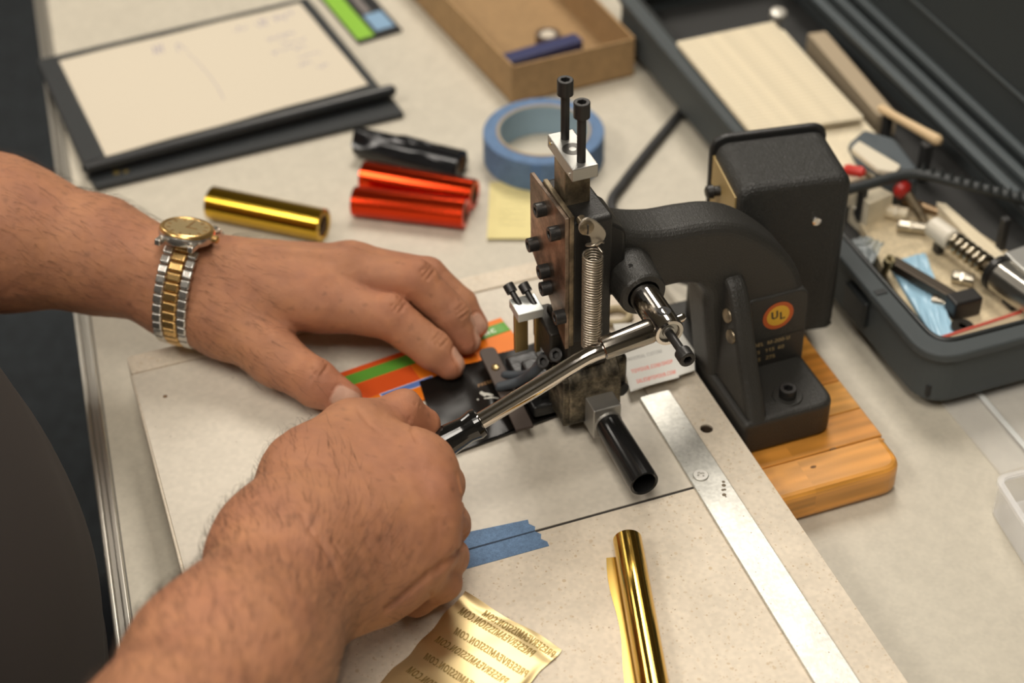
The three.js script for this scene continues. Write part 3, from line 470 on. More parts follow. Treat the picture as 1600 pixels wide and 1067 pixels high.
{
  const t = thing('sticky_note', 'pale yellow sticky note with faint scribbles beside the blue tape roll', 'note', P(800, 345, 0));
  const q = [P(765, 285, 0), P(842, 285, 0), P(838, 377, 0), P(761, 377, 0)];
  const nx = 8, ny = 10, pos = [], uv = [], idx = [];
  for (let j = 0; j <= ny; j++) for (let i = 0; i <= nx; i++) { const p = q[0].clone().lerp(q[1], i / nx).lerp(q[3].clone().lerp(q[2], i / nx), j / ny); pos.push(p.x, 0.0004 + 0.0022 * (j / ny) ** 3, p.z); uv.push(i / nx, 1 - j / ny); if (i < nx && j < ny) { const k = j * (nx + 1) + i; idx.push(k, k + nx + 1, k + 1, k + 1, k + nx + 1, k + nx + 2); } }
  const g = new THREE.BufferGeometry(); g.setAttribute('position', new THREE.Float32BufferAttribute(pos, 3)); g.setAttribute('uv', new THREE.Float32BufferAttribute(uv, 2)); g.setIndex(idx); g.computeVertexNormals();
  const tx = canvasTex(256, 320, (c) => { c.fillStyle = '#dfd296'; c.fillRect(0, 0, 256, 320); c.strokeStyle = '#b3a878'; c.lineWidth = 3; for (let i = 0; i < 7; i++) { c.beginPath(); for (let k = 0; k < 18; k++) c.lineTo(60 + k * 8, 60 + i * 30 + rr(-7, 7)); c.stroke(); } });
  part('paper', g, mat(null, 0.8, 0, { map: tx }), t, true);
}
// foil rolls lying on the table
{
  const g = thing('foil_roll', 'thick gold foil roll lying on the table behind the wristwatch', 'foil roll', P(415, 350, 0), 'foil rolls');
  const ga = P(330, 316, 0.0135), gb = P(506, 352, 0.0135); foilRoll(g, ga, gb, 0.0133, mat(0xd3ac3c, 0.17, 1));
  const r1 = thing('foil_roll', 'red foil roll next to the black foil roll', 'foil roll', P(650, 300, 0), 'foil rolls');
  foilRoll(r1, P(568, 274, 0.0127), P(742, 304, 0.0127), 0.0125, foilRed);
  const r2 = thing('foil_roll', 'red foil roll nearest the left hand, in front of the other red roll', 'foil roll', P(640, 330, 0), 'foil rolls');
  foilRoll(r2, P(553, 314, 0.0122), P(728, 334, 0.0122), 0.0120, foilRed);
  const bl = thing('foil_roll', 'black foil roll with a loose curled end beside the black folder', 'foil roll', P(640, 235, 0), 'foil rolls');
  const a = P(560, 221, 0.0125), b = P(722, 257, 0.0125), bm = mat(0x1b1c1e, 0.18, 0.3);
  const d = b.clone().sub(a).normalize(), side = V(d.z, 0, -d.x); if (side.z > 0) side.negate();
  const pos = [], idx = [], n = 18, m = 14;       // the loose end rises off the roll and folds over along a slanting ridge
  for (let j = 0; j <= n; j++) for (let i = 0; i <= m; i++) {
    const s = j / n, u = i / m, ridge = 0.25 + 0.5 * s, p = a.clone().lerp(b, s).addScaledVector(side, -0.014 + 0.036 * u - 0.006 * s);
    const y = 0.0205 + 0.008 * Math.exp(-((u - ridge) ** 2) * 60) + 0.0018 * noise.noise(s * 5, u * 5, 4) - 0.015 * smooth(0.45, 1, u) - 0.004 * smooth(0.2, 0, u);
    pos.push(p.x, y, p.z); if (i < m && j < n) { const k = j * (m + 1) + i; idx.push(k, k + m + 1, k + 1, k + 1, k + m + 1, k + m + 2); }
  }
  const fl = new THREE.BufferGeometry(); fl.setAttribute('position', new THREE.Float32BufferAttribute(pos, 3)); fl.setIndex(idx); fl.computeVertexNormals();
  foilRoll(bl, a, b, 0.0122, bm, fl);
}
// black folder with a sheet of paper
{
  const t = thing('folder', 'open black folder holding a cream sheet of notes at the far left', 'folder', P(330, 160, 0));
  const bl = P(57, 92, 0.012), fl = P(150, 298, 0.002), fr = P(632, 182, 0.002), br = P(480, -6, 0.012);
  const xz = (v) => [v.x, v.z], blackM = mat(0x26292b, 0.5, 0, { bumpMap: T.fine, bumpScale: 0.0002 });
  part('cover', extY(roundPoly([bl, br, P(605, 148, 0.012), P(135, 268, 0.012)].map(xz), 0.003, 3), 0.0005, 0.0115, 0.0015, 2), blackM, t);
  part('spine_flap', extY(roundPoly([P(128, 262, 0.003), P(600, 140, 0.003), fr, fl].map(xz), 0.002, 3), 0.0005, 0.006, 0.001, 2), blackM, t);
  const s0 = P(138, 262, 0.014), s1 = P(610, 142, 0.014);
  part('clamp_ridge', tube([s0, s0.clone().lerp(s1, 0.5), s1], 0.0055, 40, 12), mat(0x1e2022, 0.35), t);
  const q = [P(92, 94, 0.013), P(468, 4, 0.013), P(575, 131, 0.013), P(165, 243, 0.013)];
  const tx = canvasTex(1024, 720, (c) => {
    c.fillStyle = '#cdc3b0'; c.fillRect(0, 0, 1024, 720); c.strokeStyle = '#9b93a0'; c.lineWidth = 5; c.lineCap = 'round';
    const word = (x, y, w, h) => { c.beginPath(); for (let k = 0; k <= w / 9; k++) c.lineTo(x + k * 9, y + rr(-h, h)); c.stroke(); };
    word(360, 90, 50, 40); word(450, 120, 40, 42); word(700, 110, 70, 40); word(800, 80, 60, 45); word(880, 70, 90, 35); word(800, 210, 120, 26); word(840, 280, 100, 18); word(780, 330, 140, 20); word(860, 400, 90, 16); word(840, 460, 60, 14); word(900, 510, 50, 12);
    c.lineWidth = 3; c.beginPath(); c.moveTo(480, 170); c.quadraticCurveTo(520, 380, 500, 560); c.stroke();
  });
  const pos = [], uv = [], idx = [], n = 12; for (let j = 0; j <= n; j++) for (let i = 0; i <= n; i++) { const p = q[0].clone().lerp(q[1], i / n).lerp(q[3].clone().lerp(q[2], i / n), j / n); pos.push(p.x, 0.0122 + 0.0007 * Math.sin(i * 0.6) ** 2 + 0.0003 * Math.sin(j * 0.9), p.z); uv.push(i / n, 1 - j / n); if (i < n && j < n) { const k = j * (n + 1) + i; idx.push(k, k + n + 1, k + 1, k + 1, k + n + 1, k + n + 2); } }
  const g = new THREE.BufferGeometry(); g.setAttribute('position', new THREE.Float32BufferAttribute(pos, 3)); g.setAttribute('uv', new THREE.Float32BufferAttribute(uv, 2)); g.setIndex(idx); g.computeVertexNormals();
  part('paper', g, mat(null, 0.85, 0, { map: tx }), t, true).userData.label = 'cream paper with handwriting';
  for (const [x, y, r] of [[182, 270, 0.0028], [197, 268, 0.0022]]) { const c = P(x, y, 0.006); part('gold_mark', extY(circle(r, 12, c.x, c.z), 0.006, 0.0063, 0.0001, 1), mat(0x8d7a45, 0.5, 0.5), t); }
}
// black leaflet with a green band
{
  const t = thing('leaflet', 'black leaflet with a bright green band tucked behind the folder', 'leaflet', P(560, 30, 0));
  const o = P(560, 66, 0.003), u = P(628, 46, 0.003).sub(o), w = P(470, -40, 0.003).sub(o);
  const q = (a, b) => { const p = o.clone().addScaledVector(u, a).addScaledVector(w, b); return [p.x, p.z]; }, st = (a0, a1, b0, b1, y0, y1) => extY([q(a0, b0), q(a1, b0), q(a1, b1), q(a0, b1)], y0, y1, 0.0001, 1);
  part('leaflet_stock', st(0, 1, 0, 1, 0.0005, 0.0035), mat(0x232426, 0.4), t);
  part('green_band', st(0.02, 0.40, 0.02, 1, 0.0035, 0.0038), mat(0x86b83a, 0.45), t);
  part('blue_patch', st(0.5, 0.92, 0.06, 0.28, 0.0035, 0.0038), mat(0x7fa0bd, 0.45), t);
  part('grey_band', st(0.55, 0.72, 0.3, 0.9, 0.0035, 0.0038), mat(0x77716e, 0.45), t);
}
// cardboard box with its contents
{
  const t = thing('cardboard_box', 'shallow open brown cardboard box at the back of the table', 'box', [0.18, 0, -0.46]);
  const fl = V(0.1280, 0, -0.3535), fr = V(0.2460, 0, -0.3595), bl = V(0.1000, 0, -0.5950), br = V(0.2300, 0, -0.6000), H = 0.0385, w = 0.0022;
  const kraft = mat(null, 0.85, 0, { map: mottle(0xa3845c, 0.05, [[100, 1], [20, 0.8], [6, 0.6]], 256, 0.08), bumpMap: T.grain, bumpScale: 0.0001 }), kraftIn = mat(null, 0.88, 0, { map: mottle(0x977a55, 0.05, [[100, 1], [20, 0.8]], 256, 0.08) });
  const wall = (a, b, y1 = H) => { const d = b.clone().sub(a).normalize(), n = V(-d.z, 0, d.x).multiplyScalar(w); return extY([[a.x, a.z], [b.x, b.z], [b.x + n.x, b.z + n.z], [a.x + n.x, a.z + n.z]], 0.0004, y1, 0.0004, 1); };
  part('bottom', extY([fl, fr, br, bl].map((k) => [k.x, k.z]), 0.0004, 0.0026, 0.0003, 1), kraftIn, t);
  part('front_wall', wall(fr, fl), kraft, t); part('side_wall', wall(fl, bl, 0.040), kraft, t); part('side_wall', wall(br, fr, 0.040), kraft, t); part('back_wall', wall(bl, br), kraft, t);
  const fl2 = fl.clone().lerp(bl, 0.02), d2 = bl.clone().sub(fl).normalize();
  const b2 = thing('navy_box', 'slim navy blue case lying inside the cardboard box', 'case', P(850, 90, 0.003));
  const a = P(789, 104, 0.012), b = P(912, 68, 0.012), u = b.clone().sub(a).normalize(), n = V(u.z, 0, -u.x); if (n.z > 0) n.negate();
  const cor = [a, b, b.clone().addScaledVector(n, 0.016), a.clone().addScaledVector(n, 0.016)].map((k) => [k.x, k.z]);
  part('case_body', extY(roundPoly(cor, 0.002, 3), 0.003, 0.0105, 0.0012, 2), mat(0x23284e, 0.45), b2);
  part('case_lid', extY(roundPoly(cor, 0.002, 3), 0.0108, 0.0155, 0.0012, 2), mat(0x272d58, 0.45), b2);
  const cp = P(856, 60, 0.006), rc = thing('round_tin', 'small round white tin with a dark rim inside the cardboard box', 'tin', V(cp.x, 0.0026, cp.z));
  part('rim', aim(ring(0.0115, 0.0078, 0.0085, 0.0008), V(cp.x, 0.0028, cp.z), V(0, 1, 0)), mat(0x4d3c30, 0.5), rc);
  part('cap', lathe([[0, 0.0078], [0.007, 0.0076], [0.0084, 0.006], [0.0088, 0]], V(cp.x, 0.003, cp.z), V(0, 1, 0)), mat(0xc9bfae, 0.45), rc);
}
// ---------------------------------------------------------------- open black tool case and what lies in it
{
  const t = thing('tool_case', 'open black plastic tool case full of parts at the right', 'tool case', [0.33, 0, -0.15]);
  const X0 = 0.2500, X1 = 0.4300, Z0 = -0.43, Z1 = 0.1340, Y0 = 0.010, YR = 0.056;
  const outline = (m, r) => roundPoly([[X0 + m, Z0 + m], [X1 - m, Z0 + m], [X1 - m, Z1 - m], [X0 + m, Z1 - m]], r, 8);
  const neg = (pts) => shapeOf(pts.map(([x, z]) => [x, -z]));
  part('case_wall', extY(outline(0.0035, 0.026), Y0, YR - 0.006, 0.0025, 3, [neg(outline(0.0085, 0.022))]), MT.casePlastic, t);
  part('case_bottom', extY(outline(0.004, 0.026), Y0 + 0.0005, Y0 + 0.005, 0.001, 1), MT.casePlastic, t);
  part('case_rim', extY(outline(0, 0.028), YR - 0.0075, YR, 0.002, 3, [neg(outline(0.0125, 0.019))]), MT.casePlastic, t);
  const gp = outline(0.0150, 0.017).map(([x, z]) => V(x, YR - 0.0005, z));
  part('gasket', new THREE.TubeGeometry(new THREE.CatmullRomCurve3(gp, true, 'centripetal'), 300, 0.0023, 8, true), mat(0x232626, 0.4), t);
  part('inner_ledge', extY(outline(0.0120, 0.019), YR - 0.010, YR - 0.0065, 0.0005, 1, [neg(outline(0.0195, 0.012))]), mat(0x2a2e2f, 0.55), t);
  for (const [x, z] of [[X0 + 0.03, Z0 + 0.03], [X1 - 0.03, Z0 + 0.03], [X1 - 0.03, Z1 - 0.03], [X0 + 0.03, Z1 - 0.03]]) part('foot', rod(V(x, 0.0002, z), V(x, Y0 + 0.002, z), 0.009), MT.rubber, t);
  part('latch_recess', rb(X0 - 0.0012, X0 + 0.004, 0.020, 0.043, 0.02, 0.05, 0.002), mat(0x202324, 0.5), t);
  part('rim_notch', rb(X0 + 0.002, X0 + 0.011, YR - 0.002, YR + 0.0008, 0.052, 0.058, 0.0006), mat(0x202324, 0.5), t);
  // the lid, leaning open on the far side, with stiffening ribs
  const LX = X1 + 0.002, lid = [];
  const tilt = (g) => g.rotateZ(-0.22).translate(LX, YR - 0.004, 0);
  const ld = part('lid', [tilt(rb(-0.002, 0.004, 0, 0.19, Z0, Z1 - 0.03, 0.002)), tilt(rb(-0.030, 0.002, 0.18, 0.188, Z0, Z1 - 0.03, 0.002)), tilt(rb(-0.03, 0.002, 0.004, 0.188, Z1 - 0.036, Z1 - 0.03, 0.002)), tilt(rb(-0.03, 0.002, 0.004, 0.188, Z0, Z0 + 0.006, 0.002))], mat(0x272d2f, 0.6, 0, { bumpMap: T.fine, bumpScale: 0.0002 }), t);
  for (const [a, b, y] of [[-0.026, -0.018, 0.0], [-0.014, -0.007, 0.007], [-0.003, 0.003, 0.014]]) part('hinge_rail', rb(LX + a, LX + b, YR - 0.002 + y, YR + 0.0035 + y, Z0 + 0.03, -0.012, 0.0012, 3), mat(0x50575a, 0.45), t);
  part('lid_seam', [tilt(rb(-0.0045, -0.0015, 0.05, 0.053, Z0 + 0.01, Z1 - 0.05, 0.001))], MT.casePlastic, ld);
  part('insert_tray', bx(X0 + 0.0087, X1 - 0.0087, Y0 + 0.005, 0.024, Z0 + 0.0087, Z1 - 0.0087), mat(0x2b2b2a, 0.8), t);
  const flr = 0.0242;
  const ridged = (corners, y, pitch, amp, th = 0.0014) => {        // sheet of ribbed card; ribs run along its first side
    const [a, b, c, d] = corners, n = Math.round(a.distanceTo(d) / pitch), pos = [], idx = [], N = n * 4; let k = 0;
    for (let s = 0; s < 2; s++) for (let j = 0; j <= N; j++) for (let i = 0; i <= 1; i++) { const p = (i ? b.clone().lerp(c, j / N) : a.clone().lerp(d, j / N)); pos.push(p.x, y(p) + (s ? -th : amp * Math.sin(j / 4 * 2 * Math.PI)), p.z); }
    for (let s = 0; s < 2; s++) for (let j = 0; j < N; j++) { const q = s * (N + 1) * 2 + j * 2; idx.push(q, q + 2, q + 1, q + 1, q + 2, q + 3); }
    const g = new THREE.BufferGeometry(); g.setAttribute('position', new THREE.Float32BufferAttribute(pos, 3)); g.setIndex(idx); g.computeVertexNormals(); return g;
  };
  const cream = mat(null, 0.85, 0, { map: mottle(0xdfd4bb, 0.03, [[60, 1], [10, 1]], 256, 0.08) });
  const pd = thing('ribbed_pad', 'large cream ribbed foam pad lying on top of the open tool case', 'pad', P(1200, 130, 0.03));
  part('pad', ridged([P(1057, 68, 0.060), P(1208, 36, 0.060), P(1350, 186, 0.060), P(1176, 212, 0.060)], () => 0.0612, 0.0048, 0.0014, 0.003), cream, pd);
  part('pad_edge', [extY([P(1057, 69, 0.057), P(1180, 44, 0.057), P(1225, 50, 0.057), P(1348, 187, 0.057), P(1174, 212, 0.057)].map((q) => [q.x, q.z]), 0.0563, 0.0592, 0.0008, 2)], cream, pd);
  part('pad_core', bx(0.272, 0.344, flr, 0.0564, -0.300, -0.165), cream, pd);
  const pd2 = thing('ribbed_pad', 'smaller cream ribbed pad tucked under the near end of the large pad', 'pad', P(1290, 240, 0.03));
  part('pad', ridged([P(1176, 214, 0.052), P(1350, 188, 0.052), P(1420, 265, 0.052), P(1240, 300, 0.052)], () => 0.052, 0.0034, 0.0007), cream, pd2);
  part('pad_body', extY([P(1178, 216, 0.05), P(1348, 190, 0.05), P(1418, 265, 0.05), P(1242, 298, 0.05)].map((q) => [Math.max(q.x, 0.2635), q.z]), 0.0243, 0.0502, 0.001, 1), cream, pd2);
  const rail = thing('tan_strip', 'long tan card strip standing along the large pad in the tool case', 'strip', P(1320, 110, 0.03));
  part('strip', extY([P(1262, 52, 0.045), P(1290, 48, 0.045), P(1402, 178, 0.045), P(1372, 180, 0.045)].map((q) => [q.x, q.z]), flr, 0.045, 0.001, 2), mat(0xa5957c, 0.7), rail);
  const kn = thing('bright_knob', 'small bright knob on the far wall of the tool case', 'knob', P(1215, 20, 0.05));
  { const q = P(1215, 20, 0.05); part('knob', lathe([[0, 0.004], [0.004, 0.004], [0.006, 0.0075], [0.010, 0.007], [0.012, 0.003], [0.012, 0]], V(q.x, flr, q.z).add(V(0, 0.018, 0)), V(0, 1, 0.2)), mat(0xb9b5ab, 0.35, 0.4), kn); part('stem', rod(V(q.x, flr, q.z), V(q.x, flr + 0.022, q.z), 0.003), MT.steel, kn); }
  // scraper with a grey body and cream insert
  const poly = (pts, h) => pts.map(([x, y]) => { const q = P(x, y, h); return [q.x, q.z]; });
  const sc = thing('scraper', 'grey handled scraper with a cream face in the tool case', 'scraper', P(1380, 240, 0.03));
  part('handle', extY(roundPoly(poly([[1325, 222], [1350, 200], [1400, 215], [1436, 262], [1432, 284], [1400, 280], [1340, 250]], 0.058), 0.004), flr, 0.058, 0.004, 3), mat(0x4c5459, 0.45), sc);
  part('face', extY(roundPoly(poly([[1330, 230], [1342, 219], [1408, 258], [1400, 268], [1372, 264]], 0.062), 0.002), 0.057, 0.062, 0.001, 2), mat(0xd6cdb8, 0.5), sc);
  const stick = thing('cream_stick', 'cream handled stick lying above the grey scraper', 'stick', P(1420, 195, 0.03));
  { const a = P(1374, 168, 0.062), b = P(1470, 222, 0.062); part('stick', lathe([[0, 0], [0, 0.0026], [0.002, 0.0036], [0.02, 0.0034], [a.distanceTo(b) - 0.012, 0.0042], [a.distanceTo(b) - 0.003, 0.0046], [a.distanceTo(b), 0.0025], [a.distanceTo(b), 0]], a, b.clone().sub(a)), mat(0xd0b58d, 0.5), stick); part('rest', rb(b.x - 0.012, b.x - 0.004, flr, 0.059, b.z - 0.010, b.z - 0.002, 0.001), MT.rubber, stick); part('rest', rb(a.x + 0.003, a.x + 0.010, flr, 0.059, a.z + 0.001, a.z + 0.008, 0.001), MT.rubber, stick); }
  // toothed black strip
  const tb = thing('toothed_strip', 'black strip with a row of teeth lying across the tool case', 'strip', P(1450, 290, 0.03));
  { const pts = [P(1300, 302, 0.066), P(1350, 290, 0.066), P(1430, 272, 0.066), P(1500, 286, 0.066), P(1600, 312, 0.066), P(1680, 334, 0.066)]; part('strip', tube(pts, 0.0042, 60, 8), mat(0x2f3334, 0.5), tb);
    for (let i = 0; i < 11; i++) { const q = P(1444 + i * 15, 270 + i * 4.4, 0.068); part('tooth', new THREE.ConeGeometry(0.0026, 0.009, 5).translate(q.x, q.y + 0.005, q.z - 0.002), mat(0x2f3334, 0.5), tb); }
    const e = pts[5]; part('prop', rb(e.x - 0.05, e.x - 0.044, 0.0345, 0.063, e.z - 0.02, e.z - 0.014, 0.001), MT.rubber, tb); const f = pts[1]; part('prop', rb(f.x - 0.003, f.x + 0.003, 0.0345, 0.063, f.z - 0.003, f.z + 0.003, 0.001), MT.rubber, tb); }
  const plier = (name, label, a, b, r, m) => { const th = thing(name, label, 'handle', [(a.x + b.x) / 2, flr, (a.z + b.z) / 2]); const l = a.distanceTo(b); part('grip', lathe([[0, 0], [0, r * 0.6], [0.003, r], [l * 0.7, r * 0.9], [l - 0.003, r], [l, r * 0.5], [l, 0]], a, b.clone().sub(a)), m, th); part('shank', rod(b.clone(), b.clone().add(b.clone().sub(a).normalize().multiplyScalar(0.03)).setY(flr + 0.004), r * 0.45), MT.steel, th); return th; };
  plier('red_handle', 'red tool handle under the grey scraper', P(1318, 264, 0.062), P(1352, 270, 0.060), 0.0045, mat(0xc8352a, 0.4));
  plier('red_handle', 'short dark red tool handle below the toothed strip', P(1402, 290, 0.056), P(1418, 302, 0.054), 0.0075, mat(0xb02822, 0.4));
  const ct = thing('ribbed_card', 'small cream card diamond below the toothed strip', 'card', P(1362, 303, 0.03));
  part('card', extY(poly([[1332, 294], [1366, 287], [1396, 302], [1358, 318]], 0.056), flr, 0.056, 0.0006, 1), cream, ct);
  const rc = thing('scalloped_card', 'cream ribbed card strip along the right inside of the tool case', 'card', P(1500, 350, 0.03));
  part('card', ridged([P(1462, 318, 0.046), P(1478, 322, 0.046), P(1572, 402, 0.046), P(1545, 410, 0.046)], () => 0.047, 0.0038, 0.0012), cream, rc);
  part('card_body', extY(poly([[1464, 319], [1478, 322], [1570, 402], [1545, 408]], 0.045), flr, 0.0455, 0.0006, 1), cream, rc);
  // wood-edged lower tray with a pale liner
  const wt = thing('lined_tray', 'wooden tray with a pale liner holding metal parts in the tool case', 'tray', P(1470, 450, 0.025));
  part('liner', extY(poly([[1330, 320], [1480, 330], [1620, 420], [1620, 500], [1448, 548]], 0.034), flr, 0.034, 0.0008, 1), mat(null, 0.8, 0, { map: mottle(0xcdbd9d, 0.06, [[40, 1], [10, 1]], 256, 0.08) }), wt);
  { const a = P(1452, 547, 0.044), b = P(1640, 486, 0.044), u = b.clone().sub(a).normalize(), n = V(u.z, 0, -u.x); if (n.z > 0) n.negate(); const e = (k0, k1, y0, y1) => extY([a.clone().addScaledVector(n, k0), b.clone().addScaledVector(n, k0), b.clone().addScaledVector(n, k1), a.clone().addScaledVector(n, k1)].map((q) => [q.x, q.z]), y0, y1, 0.0004, 1); part('front_edge', e(0, 0.006, 0.034, 0.0445), mat(0xa8977c, 0.6), wt); part('red_edge', e(0.006, 0.009, 0.034, 0.0448), mat(0xab4332, 0.6), wt); }
  const bs = thing('blue_sheet', 'crumpled sky blue plastic sheet in the tray of the tool case', 'sheet', P(1440, 460, 0.03));
  { const q = [P(1388, 412, 0.036), P(1445, 398, 0.036), P(1492, 525, 0.036), P(1462, 538, 0.036)], pos = [], idx = [], n = 20; for (let j = 0; j <= n; j++) for (let i = 0; i <= n; i++) { const p = q[0].clone().lerp(q[1], i / n).lerp(q[3].clone().lerp(q[2], i / n), j / n); pos.push(p.x, 0.0375 + 0.0025 * Math.abs(noise.noise(i * 0.3, j * 0.25, 3)) , p.z); if (i < n && j < n) { const k = j * (n + 1) + i; idx.push(k, k + n + 1, k + 1, k + 1, k + n + 1, k + n + 2); } }
    const g = new THREE.BufferGeometry(); g.setAttribute('position', new THREE.Float32BufferAttribute(pos, 3)); g.setIndex(idx); g.computeVertexNormals(); part('sheet', g, mat(0x9cc3da, 0.3), bs);
    part('sheet_fold', extY(poly([[1388, 413], [1445, 399], [1491, 524], [1462, 537]], 0.036), 0.0342, 0.0362, 0.0003, 1), mat(0x86b2cf, 0.35), bs); }
  const bar = thing('steel_bar', 'dark steel bar lying slantwise over the blue sheet', 'bar', P(1450, 440, 0.03));
  { const a = P(1394, 408, 0.045), b = P(1500, 470, 0.045), u = b.clone().sub(a).normalize(), n = V(u.z, 0, -u.x).multiplyScalar(0.0045); part('bar', extY([a.clone().add(n), b.clone().add(n), b.clone().sub(n), a.clone().sub(n)].map((q) => [q.x, q.z]), 0.0400, 0.0475, 0.0008, 2), mat(0x564e45, 0.4, 0.8), bar); part('end_clamp', rb(b.x - 0.009, b.x + 0.014, 0.0342, 0.050, b.z - 0.006, b.z + 0.008, 0.002), MT.blackOxide, bar); part('bolt', capScrew(a.clone().add(V(-0.006, 0.008, 0.006)), V(0, 1, 0.3), 0.0042, 0.006, 0.0025, 0.012), mat(0x9a8f70, 0.35, 0.9), bar); }
  const wp = thing('clear_wrapper', 'crinkled clear plastic wrapper at the left rim of the tool case', 'wrapper', P(1350, 390, 0.03));
  { const q = [P(1318, 378, 0.050), P(1352, 368, 0.054), P(1382, 380, 0.052), P(1356, 424, 0.046)]; const n = 14, pos = [], idx = []; for (let j = 0; j <= n; j++) for (let i = 0; i <= n; i++) { const p = q[0].clone().lerp(q[1], i / n).lerp(q[3].clone().lerp(q[2], i / n), j / n); pos.push(p.x, p.y + 0.004 * noise.noise(i * 0.5, j * 0.5, 8), p.z); if (i < n && j < n) { const k = j * (n + 1) + i; idx.push(k, k + n + 1, k + 1, k + 1, k + n + 1, k + n + 2); } } const g = new THREE.BufferGeometry(); g.setAttribute('position', new THREE.Float32BufferAttribute(pos, 3)); g.setIndex(idx); g.computeVertexNormals(); part('wrapper', g, mat(0xb9c2c4, 0.2, 0, { transmission: 0.6, thickness: 0, ior: 1.4 }), wp); part('wrapped_block', extY(poly([[1326, 392], [1352, 384], [1372, 396], [1354, 418]], 0.040), flr, 0.040, 0.001, 2), mat(0x4a5054, 0.3), wp); }
  // air fitting: white cap, coiled neck and aluminium barrel
  const fit = thing('air_fitting', 'silver barrel fitting with a coiled neck and white cap in the tool case', 'fitting', P(1530, 420, 0.03));
  { const a = P(1455, 352, 0.052), b = P(1620, 472, 0.052), u = b.clone().sub(a).normalize(), l = a.distanceTo(b), at = (s) => a.clone().addScaledVector(u, s * l);
    part('white_cap', lathe([[0, 0], [0, 0.006], [0.002, 0.0082], [l * 0.2, 0.0085], [l * 0.215, 0.007], [l * 0.215, 0]], at(0), u), mat(0xd6cfbf, 0.4), fit);
    const coil = []; for (let i = 0; i <= 90; i++) { const s = 0.23 + 0.33 * i / 90, p = at(s), side = V(-u.z, 0, u.x); coil.push(p.addScaledVector(side, 0.0058 * Math.cos(i * 0.42)).add(V(0, 0.0058 * Math.sin(i * 0.42), 0))); } part('coil', new THREE.TubeGeometry(new THREE.CatmullRomCurve3(coil), 200, 0.0024, 8), mat(0xb4ab98, 0.25, 1), fit);
    part('neck', rod(at(0.2), at(0.62), 0.0042), MT.steel, fit); part('black_ring', lathe([[0, 0], [0, 0.011], [0.002, 0.0135], [0.006, 0.0135], [0.008, 0.012], [0.008, 0]], at(0.6), u), mat(0x2b2a28, 0.35, 0.4), fit);
    part('barrel', lathe([[0, 0], [0, 0.011], [0.001, 0.0122], [0.045, 0.0122], [0.046, 0.0115], [0.046, 0]], at(0.66), u, 40), mat(0xc3bfb6, 0.3, 1), fit); part('rest', rb(at(0.8).x - 0.004, at(0.8).x + 0.004, 0.0342, 0.043, at(0.8).z - 0.006, at(0.8).z + 0.006, 0.001), MT.rubber, fit); part('rest', rb(at(0.1).x - 0.003, at(0.1).x + 0.003, 0.0342, 0.045, at(0.1).z - 0.004, at(0.1).z + 0.004, 0.001), MT.rubber, fit); }
  const sb = thing('silver_plate', 'square silver plate standing at the right edge above the barrel fitting', 'plate', P(1600, 400, 0.03));
  { const q = poly([[1570, 394], [1650, 366], [1690, 404], [1602, 424]], 0.066); part('plate', extY(q, 0.060, 0.066, 0.0008, 2), MT.aluBright, sb); part('stand', extY(q.map(([x, z]) => [x + 0.004, z - 0.003]), 0.0245, 0.060, 0.001, 1), MT.blackOxide, sb); }
  // loose metal bits
  const bits = [['chrome_nipple', 'pair of shiny metal nipples joined at the left of the tray', 1350, 326, 0.0042, 0.016, 0xb9b4a8], ['cream_plug', 'cream plastic plug among the loose metal fittings', 1402, 330, 0.0055, 0.017, 0xd5c8ac], ['silver_ferrule', 'long silver ferrule beside the cream plug', 1425, 352, 0.0045, 0.022, 0xbfb7a6], ['brass_pin', 'brown brass pin above the silver ferrule', 1440, 320, 0.0035, 0.03, 0x8a745a], ['silver_sleeve', 'short silver sleeve beneath the coiled neck', 1505, 432, 0.005, 0.016, 0xb8b1a2], ['round_nut', 'round black nut at the front edge of the lined tray', 1505, 502, 0.008, 0.006, 0x4a4742], ['steel_stud', 'steel stud lying beside the round black nut', 1480, 470, 0.0035, 0.022, 0xaaa294]];
  bits.forEach(([name, label, x, y, r, l, c], i) => { const q = P(x, y, 0.036 + r), th = thing(name, label, 'metal part', V(q.x, 0.0342, q.z)), ang = [0.5, 0.75, 0.6, 0.9, 0.7, 0, 0.65][i], d = name === 'round_nut' ? V(0, 1, 0) : V(Math.cos(ang), 0, Math.sin(ang)), a = V(q.x, 0.0344 + (name === 'round_nut' ? 0 : r), q.z).addScaledVector(d, name === 'round_nut' ? 0 : -l / 2); const m = mat(c, 0.3, name === 'cream_plug' ? 0 : 0.9);
    part('body', lathe([[0, 0], [0, r * 0.8], [l * 0.08, r], [l * 0.4, r], [l * 0.42, r * 0.75], [l * 0.5, r * 0.75], [l * 0.52, r], [l * 0.95, r], [l, r * 0.8], [l, r * 0.35], [l * 0.9, r * 0.3]], a, d), m, th); part('collar', lathe([[0, r * 0.7], [0, r * 1.15], [l * 0.1, r * 1.15], [l * 0.1, r * 0.7]], a.clone().addScaledVector(d, l * 0.4), d, 6), m, th); });
}
